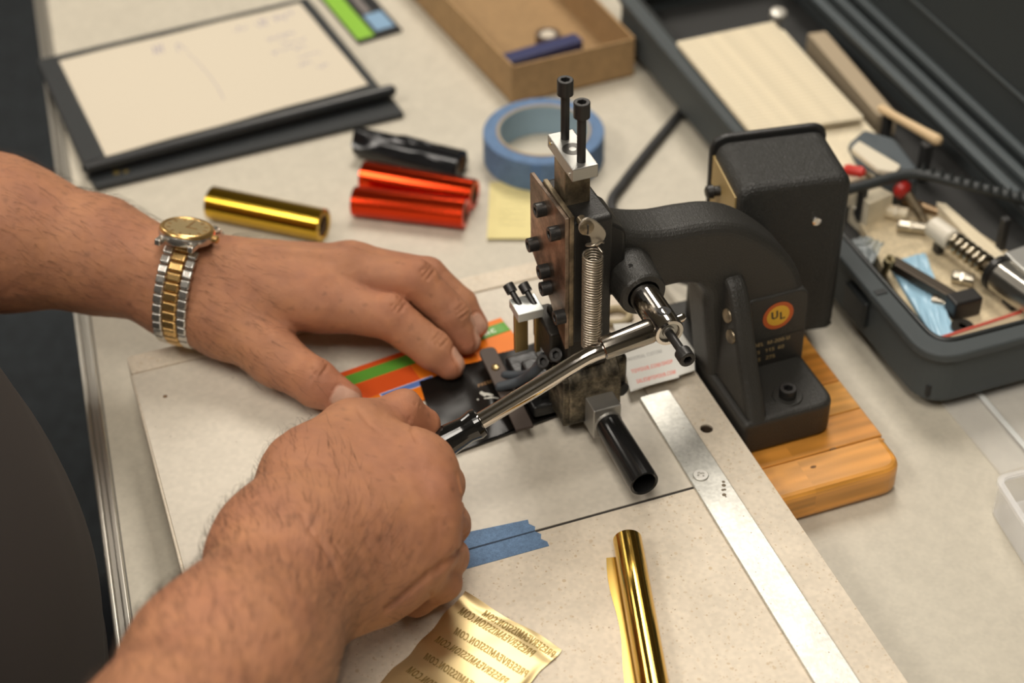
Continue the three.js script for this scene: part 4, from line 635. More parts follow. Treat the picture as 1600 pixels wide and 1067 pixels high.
// clear things at the right front
{
  const clear = mat(0xffffff, 0.08, 0, { transmission: 1, thickness: 0, ior: 1.45 }), frosted = mat(0xffffff, 0.14, 0, { transmission: 0.7, thickness: 0, ior: 1.45 });
  const t = thing('acrylic_sheet', 'clear acrylic sheet lying under the front of the tool case', 'acrylic sheet', [0.34, 0, 0.15]);
  part('sheet', extY([[0.2745, 0.11], [0.42, 0.10], [0.42, 0.196], [0.2745, 0.1985]], 0.0004, 0.0030, 0.0003, 1), mat(0xffffff, 0.10, 0, { transmission: 0.85, thickness: 0, ior: 1.45 }), t);
  part('ridge', rb(0.301, 0.305, 0.003, 0.0042, 0.12, 0.196, 0.0005), mat(0xd5d7d4, 0.2), t);
  const b = thing('clear_box', 'small clear plastic box cut off by the right edge of the picture', 'plastic box', [0.29, 0, 0.25]);
  const o = roundPoly([[0.2505, 0.222], [0.33, 0.226], [0.32, 0.30], [0.2425, 0.288]], 0.008, 5), cx = 0.287, cz = 0.258, sh = (k) => o.map(([x, z]) => [cx + (x - cx) * k, cz + (z - cz) * k]);
  part('box_wall', extY(o, 0.0004, 0.028, 0.0008, 2, [shapeOf(sh(0.95).map(([x, z]) => [x, -z]))]), frosted, b);
  part('box_bottom', extY(sh(0.97), 0.0006, 0.0018, 0.0002, 1), frosted, b);
  part('box_lip', extY(sh(1.03), 0.026, 0.0300, 0.0008, 2, [shapeOf(sh(0.96).map(([x, z]) => [x, -z]))]), frosted, b);
  const pcs = thing('cream_wad', 'cream paper wad inside the clear plastic box', 'paper wad', [0.285, 0.002, 0.245]);
  part('wad', new THREE.IcosahedronGeometry(0.014, 3).scale(1, 0.6, 1).translate(0.287, 0.0112, 0.243), mat(0xcfc4ab, 0.8), pcs);
  const dk = thing('dark_block', 'small dark metal block inside the clear plastic box', 'metal block', [0.28, 0.002, 0.268]);
  part('block', rb(0.264, 0.284, 0.0022, 0.016, 0.262, 0.278, 0.002), MT.blackOxide, dk);
}

// ---------------------------------------------------------------- the person: distance fields meshed with surface nets
const sminK = (a, b, k) => { const h = Math.max(k - Math.abs(a - b), 0) / k; return Math.min(a, b) - h * h * k * 0.25; };
function bone(a, b, ra, rb2 = ra, fl) {              // tapered capsule
  const ax = a.x, ay = a.y, az = a.z, dx = b.x - ax, dy = b.y - ay, dz = b.z - az, l2 = dx * dx + dy * dy + dz * dz || 1e-9;
  return (x, y, z) => { const px = x - ax, py = y - ay, pz = z - az; let t = (px * dx + py * dy + pz * dz) / l2; t = t < 0 ? 0 : t > 1 ? 1 : t; const ex = px - dx * t, ey = py - dy * t, ez = pz - dz * t; return Math.sqrt(ex * ex + ey * ey + ez * ez) - (ra + (rb2 - ra) * t); };
}
const ball = (c, rx, ry = rx, rz = rx) => (x, y, z) => { const u = (x - c.x) / rx, v = (y - c.y) / ry, w = (z - c.z) / rz, k = Math.sqrt(u * u + v * v + w * w); return (k - 1) * Math.min(rx, ry, rz); };
const blend = (list, k) => (x, y, z) => { let d = list[0](x, y, z); for (let i = 1; i < list.length; i++) d = sminK(d, list[i](x, y, z), k); return d; };
const chain = (js, k = 0.003) => blend(js.slice(1).map((j, i) => bone(js[i][0], j[0], js[i][1], j[1])), k);
function segDist(a, b) { const f = bone(a, b, 0, 0); return f; }
function surfaceNet(f, lo, hi, c) {
  const n = [0, 1, 2].map((i) => Math.ceil((hi[i] - lo[i]) / c) + 1), [nx, ny, nz] = n, D = new Float32Array(nx * ny * nz).fill(1e3), S = 8;
  const rad = c * S * 0.87 * 1.5 + 0.004;
  for (let k = 0; k < nz; k += S) for (let j = 0; j < ny; j += S) for (let i = 0; i < nx; i += S) {
    const m = f(lo[0] + (i + S / 2) * c, lo[1] + (j + S / 2) * c, lo[2] + (k + S / 2) * c);
    const far = Math.abs(m) > rad;
    for (let z = k; z < Math.min(k + S, nz); z++) for (let y = j; y < Math.min(j + S, ny); y++) for (let x = i; x < Math.min(i + S, nx); x++) D[(z * ny + y) * nx + x] = far ? m : f(lo[0] + x * c, lo[1] + y * c, lo[2] + z * c);
  }
  const id = new Int32Array(nx * ny * nz).fill(-1), pos = [], idx = [], at = (x, y, z) => (z * ny + y) * nx + x;
  const off = [0, 1, nx, nx + 1, nx * ny, nx * ny + 1, nx * ny + nx, nx * ny + nx + 1], E = [[0, 1], [2, 3], [4, 5], [6, 7], [0, 2], [1, 3], [4, 6], [5, 7], [0, 4], [1, 5], [2, 6], [3, 7]];
  for (let z = 0; z < nz - 1; z++) for (let y = 0; y < ny - 1; y++) for (let x = 0; x < nx - 1; x++) {
    const o = at(x, y, z); let s = 0; for (let k = 0; k < 8; k++) if (D[o + off[k]] < 0) s++;
    if (s === 0 || s === 8) continue;
    let px = 0, py = 0, pz = 0, m = 0;
    for (const [a, b] of E) { const da = D[o + off[a]], db = D[o + off[b]]; if ((da < 0) === (db < 0)) continue; const t = da / (da - db); px += (a & 1) + ((b & 1) - (a & 1)) * t; py += (a >> 1 & 1) + ((b >> 1 & 1) - (a >> 1 & 1)) * t; pz += (a >> 2) + ((b >> 2) - (a >> 2)) * t; m++; }
    id[o] = pos.length / 3; pos.push(lo[0] + (x + px / m) * c, lo[1] + (y + py / m) * c, lo[2] + (z + pz / m) * c);
  }
  const quad = (a, b, d, e, flip) => { if (a < 0 || b < 0 || d < 0 || e < 0) return; flip ? idx.push(a, d, b, a, e, d) : idx.push(a, b, d, a, d, e); };
  for (let z = 1; z < nz - 1; z++) for (let y = 1; y < ny - 1; y++) for (let x = 1; x < nx - 1; x++) {
    const o = at(x, y, z), v = D[o] < 0;
    if (v !== D[o + 1] < 0) quad(id[o], id[o - nx], id[o - nx - nx * ny], id[o - nx * ny], !v);
    if (v !== D[o + nx] < 0) quad(id[o], id[o - nx * ny], id[o - nx * ny - 1], id[o - 1], !v);
    if (v !== D[o + nx * ny] < 0) quad(id[o], id[o - 1], id[o - 1 - nx], id[o - nx], !v);
  }
  const nor = new Float32Array(pos.length), h = c * 0.6;
  for (let i = 0; i < pos.length; i += 3) {
    for (let it = 0; it < 2; it++) { const x = pos[i], y = pos[i + 1], z = pos[i + 2], d = f(x, y, z), gx = f(x + h, y, z) - f(x - h, y, z), gy = f(x, y + h, z) - f(x, y - h, z), gz = f(x, y, z + h) - f(x, y, z - h), l = Math.hypot(gx, gy, gz) || 1; nor[i] = gx / l; nor[i + 1] = gy / l; nor[i + 2] = gz / l; if (!it) { const s = Math.max(-c * 0.5, Math.min(c * 0.5, d)); pos[i] -= gx / l * s; pos[i + 1] -= gy / l * s; pos[i + 2] -= gz / l * s; } }
  }
  const g = new THREE.BufferGeometry(); g.setAttribute('position', new THREE.Float32BufferAttribute(pos, 3)); g.setAttribute('normal', new THREE.BufferAttribute(nor, 3)); g.setIndex(idx); return g;
}
// ------- left arm and hand
const L = {
  E: [V(-0.452, 0.150, -0.246), 0.058], F1: [P(0, 366, 0.115), 0.0500], F2: [P(150, 398, 0.103), 0.0385], Wu: [P(282, 426, 0.100), 0.0258], Wl: [P(272, 458, 0.085), 0.0255], S: [V(-0.60, 0.40, -0.13), 0.062],
  im: [P(500, 472, 0.090), 0.0185], mm: [P(545, 430, 0.097), 0.0175], rm: [P(550, 415, 0.088), 0.0160], lm: [P(535, 415, 0.076), 0.0145],
  ip: [P(610, 496, 0.086), 0.0150], id: [P(676, 546, 0.067), 0.0132], it: [P(703, 571, 0.0578), 0.0098],
  mp: [P(652, 440, 0.097), 0.0145], md: [P(706, 492, 0.076), 0.0128], mt: [P(728, 533, 0.0590), 0.0098],
  rp: [P(668, 432, 0.085), 0.0132], rd: [P(718, 476, 0.069), 0.0118], rt: [P(742, 508, 0.0580), 0.0094],
  lp: [P(615, 428, 0.068), 0.0115], ld: [P(650, 455, 0.060), 0.0105], lt: [P(672, 476, 0.0565), 0.0090],
  tc: [P(350, 497, 0.078), 0.024], tm: [P(430, 560, 0.070), 0.0172], tp: [P(494, 599, 0.066), 0.0158], tt: [P(540, 624, 0.0585), 0.0112],
};
const lerpJ = (a, b, t, r) => [a[0].clone().lerp(b[0], t), r];
const armL = [chain([L.E, L.F1, L.F2], 0.02), bone(L.F2[0], L.Wu[0], L.F2[1] * 0.93, L.Wu[1]), bone(L.F2[0], L.Wl[0], L.F2[1] * 0.9, L.Wl[1]), bone(L.S[0], L.E[0], L.S[1], L.E[1] - 0.004)];
const palmL = [bone(L.Wu[0], L.im[0], 0.0245, 0.0175), bone(L.Wu[0], L.mm[0], 0.0235, 0.0172), bone(L.Wu[0], L.rm[0], 0.0225, 0.0150), bone(L.Wl[0], L.lm[0], 0.022, 0.014), bone(L.Wl[0], L.im[0], 0.0245, 0.015), bone(L.Wl[0], L.tc[0], 0.0245, 0.0235), bone(L.tc[0], L.tm[0], 0.0245, 0.0165), bone(L.tc[0], lerpJ(L.Wl, L.im, 0.62)[0], 0.020, 0.015)];
const coreL = blend([...armL, ...palmL], 0.014);
const fingersL = [chain([L.im, L.ip, L.id, L.it]), chain([L.mm, L.mp, L.md, L.mt]), chain([L.rm, L.rp, L.rd, L.rt]), chain([L.lm, L.lp, L.ld, L.lt]), chain([L.tm, L.tp, L.tt])];
const up = (v, s) => v.clone().add(V(0, s, 0));
// tendons and knuckles raise the skin, creases sink it
const ridgesL = [bone(up(L.Wu[0].clone().lerp(L.im[0], 0.45), 0.0205), up(L.im[0], 0.0170), 0.0022, 0.0030), bone(up(L.Wu[0].clone().lerp(L.mm[0], 0.4), 0.0212), up(L.mm[0], 0.0160), 0.0022, 0.0030), bone(up(L.tc[0], 0.018), up(L.tm[0], 0.0150), 0.003, 0.003)];
const bumpsL = [[L.im, 0.0085], [L.mm, 0.0085], [L.ip, 0.0065], [L.mp, 0.0065], [L.tp, 0.006], [L.tm, 0.007]].map(([j, r]) => ball(up(j[0], j[1] - r * 0.62), r));
function across(j, next, w, dz = 0) {                // a short line over the top of a joint, square to the finger
  const d = next[0].clone().sub(j[0]).normalize(), s = V(0, 1, 0).cross(d).normalize(), top = s.clone().cross(d).negate(); if (top.y < 0) top.negate();
  const c = j[0].clone().addScaledVector(d, dz).addScaledVector(top, j[1] * 0.98); return segDist(c.clone().addScaledVector(s, -w), c.clone().addScaledVector(s, w));
}
const creasesL = []; for (const [j, n, w] of [[L.ip, L.id, 0.007], [L.mp, L.md, 0.007], [L.tp, L.tt, 0.007], [L.id, L.it, 0.005], [L.md, L.mt, 0.005]]) for (const dz of [-0.0042, -0.0012, 0.0022]) creasesL.push(across(j, n, w * (dz === -0.0012 ? 1 : 0.75), dz));
function nailOf(d, t, toward) {                       // plate on the back of the last finger bone
  const ax = t[0].clone().sub(d[0]).normalize(), s = toward.clone().addScaledVector(ax, -toward.dot(ax)).normalize(), w = ax.clone().cross(s);
  return { c: t[0].clone().addScaledVector(ax, 0.0012).addScaledVector(s, t[1] * 0.86), ax, s, w, l: t[1] * 0.82, h: t[1] * 0.70 };
}
const cam0 = V(-0.25, 0.75, 0.62).normalize();
const nailsL = [nailOf(L.id, L.it, V(0.45, 0.75, -0.25)), nailOf(L.md, L.mt, V(0.55, 0.7, -0.2)), nailOf(L.rd, L.rt, V(-0.1, 0.8, 0.5)), nailOf(L.tp, L.tt, V(0.05, 0.55, 0.85))];
function nailField(list, x, y, z) {                   // -> [inside 0..1, rim 0..1]
  let m = 0, r = 0;
  for (const n of list) { const px = x - n.c.x, py = y - n.c.y, pz = z - n.c.z; if (px * px + py * py + pz * pz > 4e-4) continue; const s = px * n.s.x + py * n.s.y + pz * n.s.z; if (s < -0.006) continue; const u = (px * n.ax.x + py * n.ax.y + pz * n.ax.z) / n.l, w = (px * n.w.x + py * n.w.y + pz * n.w.z) / n.h, q = (u * u * u * u + w * w * w * w) ** 0.25; m = Math.max(m, 1 - smooth(0.86, 1.02, q)); r = Math.max(r, Math.exp(-((q - 1.05) ** 2) / 0.012)); }
  return [m, r];
}
const fieldL = (x, y, z) => {
  let core = coreL(x, y, z), fi = 1;
  if (core < 0.2) for (let i = 0; i < 5; i++) { const f = fingersL[i](x, y, z); core = i === 4 ? sminK(core, f, 0.010) : core; if (i < 4) fi = sminK(fi, f, 0.0014); }
  let d = sminK(core, fi, 0.009);
  if (Math.abs(d) < 0.012) {
    for (const r of ridgesL) d = sminK(d, r(x, y, z), 0.006);
    for (const b of bumpsL) d = sminK(d, b(x, y, z), 0.006);
    for (const c of creasesL) { const q = c(x, y, z); if (q < 0.005) d += 0.0011 * Math.exp(-q * q / 1.3e-6); }
    const [m, r] = nailField(nailsL, x, y, z); d += -0.0003 * m + 0.0006 * r;
    d += 0.00045 * noise.noise(x * 60, y * 60, z * 60) + 0.00022 * noise.noise(x * 170, y * 170, z * 170);
  }
  return d;
};
// ------- right arm and hand, closed on the lever grip
const R = {
  S: [V(-0.56, 0.42, 0.36), 0.062], E: [V(-0.350, 0.212, 0.455), 0.057], F1: [P(356, 1050, 0.160), 0.0440], Wa: [P(451, 868, 0.140), 0.0318], Wb: [P(488, 908, 0.122), 0.030],
  im: [P(648, 737, 0.135), 0.0170], mm: [P(668, 790, 0.130), 0.0168], rm: [P(666, 843, 0.116), 0.0160], lm: [P(646, 886, 0.102), 0.0150],
  ip: [P(692, 757, 0.100), 0.0130], id: [P(650, 775, 0.076), 0.0115], it: [P(620, 760, 0.070), 0.0100],
  mp: [P(699, 818, 0.094), 0.0132], md: [P(655, 832, 0.070), 0.0115], mt: [P(620, 815, 0.066), 0.0100],
  rp: [P(697, 870, 0.086), 0.0128], rd: [P(650, 880, 0.066), 0.0112], rt: [P(615, 865, 0.064), 0.0100],
  lp: [P(688, 908, 0.078), 0.0122], ld: [P(650, 932, 0.0625), 0.0112], lt: [P(600, 900, 0.064), 0.0095],
  tc: [P(494, 751, 0.138), 0.0224], tm: [P(552, 684, 0.139), 0.0175], tp: [P(626, 649, 0.133), 0.0142], tt: [P(662, 664, 0.121), 0.0104],
};
const armR = [bone(R.S[0], R.E[0], R.S[1], R.E[1] - 0.004), bone(R.E[0], R.F1[0], R.E[1], R.F1[1]), bone(R.F1[0], R.Wa[0], R.F1[1], R.Wa[1]), bone(R.F1[0], R.Wb[0], R.F1[1] * 0.95, R.Wb[1])];
const palmR = [bone(R.Wa[0], R.im[0], 0.034, 0.0175), bone(R.Wa[0], R.mm[0], 0.034, 0.0165), bone(R.Wb[0], R.rm[0], 0.030, 0.016), bone(R.Wb[0], R.lm[0], 0.027, 0.0145), bone(R.Wa[0], R.tc[0], 0.031, 0.0240), bone(R.tc[0], R.tm[0], 0.0235, 0.0172), bone(R.tm[0], R.im[0], 0.016, 0.014), bone(R.tc[0], R.im[0], 0.024, 0.016), ball(P(586, 898, 0.106), 0.0235)];
const coreR = blend([...armR, ...palmR], 0.022);
const fingersR = [chain([R.im, R.ip, R.id, R.it]), chain([R.mm, R.mp, R.md, R.mt]), chain([R.rm, R.rp, R.rd, R.rt]), chain([R.lm, R.lp, R.ld, R.lt])], thumbR = chain([R.tm, R.tp, R.tt]);
const ridgesR = [bone(up(R.Wa[0].clone().lerp(R.im[0], 0.5), 0.0255), up(R.im[0], 0.0155), 0.0022, 0.003), bone(up(R.Wa[0].clone().lerp(R.mm[0], 0.55), 0.0240), up(R.mm[0], 0.0150), 0.0022, 0.003), bone(up(R.Wb[0].clone().lerp(R.rm[0], 0.6), 0.022), up(R.rm[0], 0.0145), 0.002, 0.003), bone(up(R.tc[0], 0.022), up(R.tm[0], 0.016), 0.003, 0.003)];
const bumpsR = [[R.im, 0.0085], [R.mm, 0.0095], [R.rm, 0.0085], [R.tm, 0.0075], [R.tp, 0.0065]].map(([j, r]) => ball(j[0].clone().addScaledVector(V(0.35, 0.9, 0.1).normalize(), j[1] - r * 0.55), r));
const smoothR = (x, y, z) => { let d = sminK(coreR(x, y, z), thumbR(x, y, z), 0.010), fi = 1; for (const q of fingersR) fi = sminK(fi, q(x, y, z), 0.0016); return sminK(d, fi, 0.006); };
function onSkin(f, px, py) { const d = ray(px, py).normalize(); let t = 0.75; for (let i = 0; i < 120; i++) { const v = f(eye.x + d.x * t, eye.y + d.y * t, eye.z + d.z * t); if (v < 0.0002) break; t += v * 0.7; } return eye.clone().addScaledVector(d, t); }
function wrinkle(f, list, pts, w = 1.3e-6, amp = 0.0008) { const q = pts.map(([x, y]) => onSkin(f, x, y)); for (let i = 1; i < q.length; i++) list.push([segDist(q[i - 1], q[i]), w, amp]); }
const creasesR = [];
for (const [l, a, w] of [[[[500, 840], [520, 880], [540, 930], [545, 950]], 0.0011, 2e-6], [[[520, 845], [545, 890], [562, 935]], 0.0009, 1.6e-6], [[[545, 850], [568, 885], [585, 925]], 0.0009, 1.6e-6], [[[570, 845], [592, 880], [605, 910]], 0.0008, 1.4e-6], [[[592, 840], [612, 868], [625, 895]], 0.0007, 1.3e-6], [[[615, 840], [632, 862], [642, 880]], 0.0006, 1.2e-6], [[[470, 800], [486, 830], [505, 855], [520, 875]], 0.0008, 1.6e-6], [[[730, 838], [712, 868], [690, 885], [668, 900], [640, 925], [606, 950]], 0.0030, 5e-6], [[[716, 742], [722, 775], [727, 800]], 0.0014, 3e-6], [[[724, 806], [726, 830]], 0.0012, 2.5e-6], [[[652, 690], [645, 672], [640, 655]], 0.0008, 1.6e-6], [[[560, 640], [575, 660], [590, 672]], 0.0006, 2e-6], [[[672, 925], [680, 945]], 0.0010, 1.6e-6]]) wrinkle(smoothR, creasesR, l, w, a);
for (const dz of [-0.003, 0.001]) creasesR.push([across(R.tp, R.tt, 0.007, dz), 1.3e-6, 0.0006]);
const fieldR = (x, y, z) => {
  let d = coreR(x, y, z);
  if (d < 0.2) { d = sminK(d, thumbR(x, y, z), 0.010); let fi = 1; for (const f of fingersR) fi = sminK(fi, f(x, y, z), 0.0016); d = sminK(d, fi, 0.006); }
  if (Math.abs(d) < 0.012) {
    for (const r of ridgesR) d = sminK(d, r(x, y, z), 0.007);
    for (const b of bumpsR) d = sminK(d, b(x, y, z), 0.007);
    for (const [c, w, am] of creasesR) { const q = c(x, y, z); if (q < 0.008) d += 1.35 * am * Math.exp(-q * q / w); }
    d += 0.0005 * noise.noise(x * 60, y * 60, z * 60) + 0.00026 * noise.noise(x * 170, y * 170, z * 170);
  }
  return d;
};
// ------- head and neck, above the frame
const HC = V(-0.53, 0.66, 0.115), HF = V(0.93, -0.28, -0.15).normalize(), HS = V(HF.z, 0, -HF.x).normalize().negate(), HU = HF.clone().cross(HS).normalize().multiplyScalar(-1);
if (HU.y < 0) HU.negate();
const hp = (f, s, u) => HC.clone().addScaledVector(HF, f).addScaledVector(HS, s).addScaledVector(HU, u);
const headF = blend([ball(hp(-0.01, 0, 0.035), 0.082), ball(hp(0.012, 0, 0.02), 0.078), bone(hp(0.03, 0, -0.03), hp(0.045, 0, -0.075), 0.058, 0.034), bone(hp(0.02, 0.03, -0.06), hp(0.03, -0.03, -0.06), 0.042, 0.042), bone(V(-0.60, 0.40, 0.11), hp(-0.02, 0, -0.04), 0.062, 0.054)], 0.03);
const noseF = blend([bone(hp(0.085, 0, 0.022), hp(0.108, 0, -0.018), 0.008, 0.0125), ball(hp(0.098, 0.011, -0.022), 0.008), ball(hp(0.098, -0.011, -0.022), 0.008)], 0.006);
const earF = [-1, 1].map((s) => ball(hp(-0.008, s * 0.083, 0.0), 0.018, 0.028, 0.012));
const browF = bone(hp(0.083, 0.034, 0.034), hp(0.083, -0.034, 0.034), 0.009, 0.009), lipF = blend([bone(hp(0.084, 0.018, -0.050), hp(0.084, -0.018, -0.050), 0.006), bone(hp(0.083, 0.015, -0.060), hp(0.083, -0.015, -0.060), 0.0065)], 0.002);
const fieldH = (x, y, z) => { let d = headF(x, y, z); d = sminK(d, noseF(x, y, z), 0.012); d = sminK(d, browF(x, y, z), 0.014); d = sminK(d, lipF(x, y, z), 0.006); for (const e of earF) d = sminK(d, e(x, y, z), 0.008); for (const s of [-1, 1]) { const q = hp(0.092, s * 0.032, 0.016); const k = Math.hypot(x - q.x, y - q.y, z - q.z) - 0.013; d = -sminK(-d, k, 0.008); } return d; };

const person = thing('person', 'person in a dark shirt with both forearms bare, pulling the lever of the stamping press', 'person', [-0.56, FLOOR, 0.1]);
const skinBump = bumpTex([[100, 1], [60, 1], [30, 0.5]], 256, 0.012);
const skin = mat(null, 0.52, 0, { vertexColors: true, bumpMap: skinBump, bumpScale: 0.00035, sheen: 0.15, sheenRoughness: 0.6 });
function paintSkin(g, nails, warm) {
  const p = g.attributes.position, col = new Float32Array(p.count * 3);
  for (let i = 0; i < p.count; i++) {
    const x = p.getX(i), y = p.getY(i), z = p.getZ(i);
    let n1 = noise.noise(x * 35, y * 35, z * 35), n2 = noise.noise(x * 130, y * 130, z * 130), n3 = noise.noise(x * 420 + 7, y * 420, z * 420), red = 0;
    for (const [c, r, w] of warm) { const q = (x - c.x) ** 2 + (y - c.y) ** 2 + (z - c.z) ** 2; if (q < r * r * 6) red += w * Math.exp(-q / (r * r)); }
    const fr = smooth(0.42, 0.62, noise.noise(x * 210 + 31, y * 210, z * 210 + 5)) * 0.22, v = 1 + 0.13 * n1 + 0.10 * n2 + 0.06 * n3 - fr;
    let c = [0.445 * v, 0.196 * v * (1 + 0.05 * n1 - 0.16 * red), 0.101 * v * (1 - 0.06 * n2 - 0.14 * red)];
    if (nails) { const [m] = nailField(nails, x, y, z); if (m > 0) { const nc = [0.60, 0.36, 0.26]; c = c.map((k, j) => k + (nc[j] - k) * m * 0.8); } }
    col.set(c, i * 3);
  }
  g.setAttribute('color', new THREE.BufferAttribute(col, 3)); return g;
}
const gl = paintSkin(surfaceNet(fieldL, [-0.70, 0.034, -0.34], [0.03, 0.49, 0.04], 0.0017), nailsL, [[L.ip[0], 0.016, 1], [L.mp[0], 0.016, 1], [L.it[0], 0.014, 1], [L.mt[0], 0.014, 1], [L.rt[0], 0.014, 1], [L.tt[0], 0.016, 1], [L.tp[0], 0.018, 0.8], [L.im[0], 0.018, 0.6]]);
const gr = paintSkin(surfaceNet(fieldR, [-0.66, 0.046, 0.10], [-0.04, 0.51, 0.54], 0.0018), null, [[R.im[0], 0.02, 0.6], [R.mm[0], 0.02, 0.7], [R.rm[0], 0.02, 0.5], [R.tp[0], 0.018, 0.8], [R.tt[0], 0.018, 0.8]]);
const gh = paintSkin(surfaceNet(fieldH, [-0.76, 0.32, -0.05], [-0.35, 0.84, 0.28], 0.004), null, []);
function mergeColored(list) { return mergeGeometries(list.map((g) => { g = g.toNonIndexed(); const p = g.attributes.position, uv = new Float32Array(p.count * 2); g.setAttribute('uv', new THREE.BufferAttribute(uv, 2)); const c = g.attributes.color.array.slice(); uvBox2(g); return g; })); }
function uvBox2(g) { const p = g.attributes.position, uv = g.attributes.uv, a = V(), b = V(), c = V(), n = V(); for (let i = 0; i < p.count; i += 3) { a.fromBufferAttribute(p, i); b.fromBufferAttribute(p, i + 1); c.fromBufferAttribute(p, i + 2); n.copy(b).sub(a).cross(c.clone().sub(a)); const x = Math.abs(n.x), y = Math.abs(n.y), z = Math.abs(n.z);[a, b, c].forEach((q, k) => y >= x && y >= z ? uv.setXY(i + k, q.x, -q.z) : x >= z ? uv.setXY(i + k, q.z, q.y) : uv.setXY(i + k, q.x, q.y)); } }
part('body', mergeColored([gl, gr, gh]), skin, person, true);
// fine dark hair on the forearms
{
  const pos = [], idx = [];
  const strand = (o, dir, nrm, len) => {
    const side = dir.clone().cross(nrm).normalize(), k0 = pos.length / 3, r = 0.000085;
    for (let s = 0; s <= 4; s++) { const t = s / 4, q = o.clone().addScaledVector(dir, len * t * 0.9).addScaledVector(nrm, len * (0.55 * t - 0.38 * t * t) + 0.0002), w = r * (1 - 0.75 * t); for (const [a, b] of [[1, 0], [-0.5, 0.87], [-0.5, -0.87]]) { const v = q.clone().addScaledVector(side, a * w).addScaledVector(nrm, b * w); pos.push(v.x, v.y, v.z); } if (s) for (let e = 0; e < 3; e++) { const a = k0 + (s - 1) * 3 + e, b = k0 + (s - 1) * 3 + (e + 1) % 3; idx.push(a, a + 3, b, b, a + 3, b + 3); } }
  };
  const grow = (g, count, axis, keep) => { const p = g.attributes.position, n = g.attributes.normal; let made = 0; for (let tr = 0; tr < count * 30 && made < count; tr++) { const i = Math.floor(rnd() * p.count), o = V(p.getX(i), p.getY(i), p.getZ(i)), nn = V(n.getX(i), n.getY(i), n.getZ(i)); if (nn.y < -0.45 || rnd() > keep(o)) continue; const d = axis.clone().add(V(rr(-0.5, 0.5), rr(-0.3, 0.3), rr(-0.5, 0.5))); d.addScaledVector(nn, -d.dot(nn)).normalize(); strand(o, d, nn, rr(0.007, 0.017)); made++; } };
  const aL = L.Wu[0].clone().sub(L.F1[0]).normalize().add(V(0, 0, 0.5)), aR = R.Wa[0].clone().sub(R.F1[0]).normalize().add(V(-0.5, 0, -0.3));
  grow(gl, 2200, aL, (o) => o.y < 0.2 && o.x < L.Wu[0].x + 0.05 && o.x > -0.46 ? 1 : o.x < L.im[0].x - 0.02 && o.x > -0.46 && o.y < 0.2 ? 0.25 : 0);
  const ma = R.mm[0].clone().sub(R.Wa[0]); grow(gr, 5200, aR, (o) => { if (o.y > 0.3) return 0; const t = o.clone().sub(R.Wa[0]).dot(ma) / ma.lengthSq(); return t < 0.15 ? 1 : t < 0.6 ? 0.45 : 0; });
  const g = new THREE.BufferGeometry(); g.setAttribute('position', new THREE.Float32BufferAttribute(pos, 3)); g.setIndex(idx); g.computeVertexNormals();
  const h = part('arm_hair', g, mat(0x3a2a1e, 0.6), person); h.userData.kind = 'stuff';
}
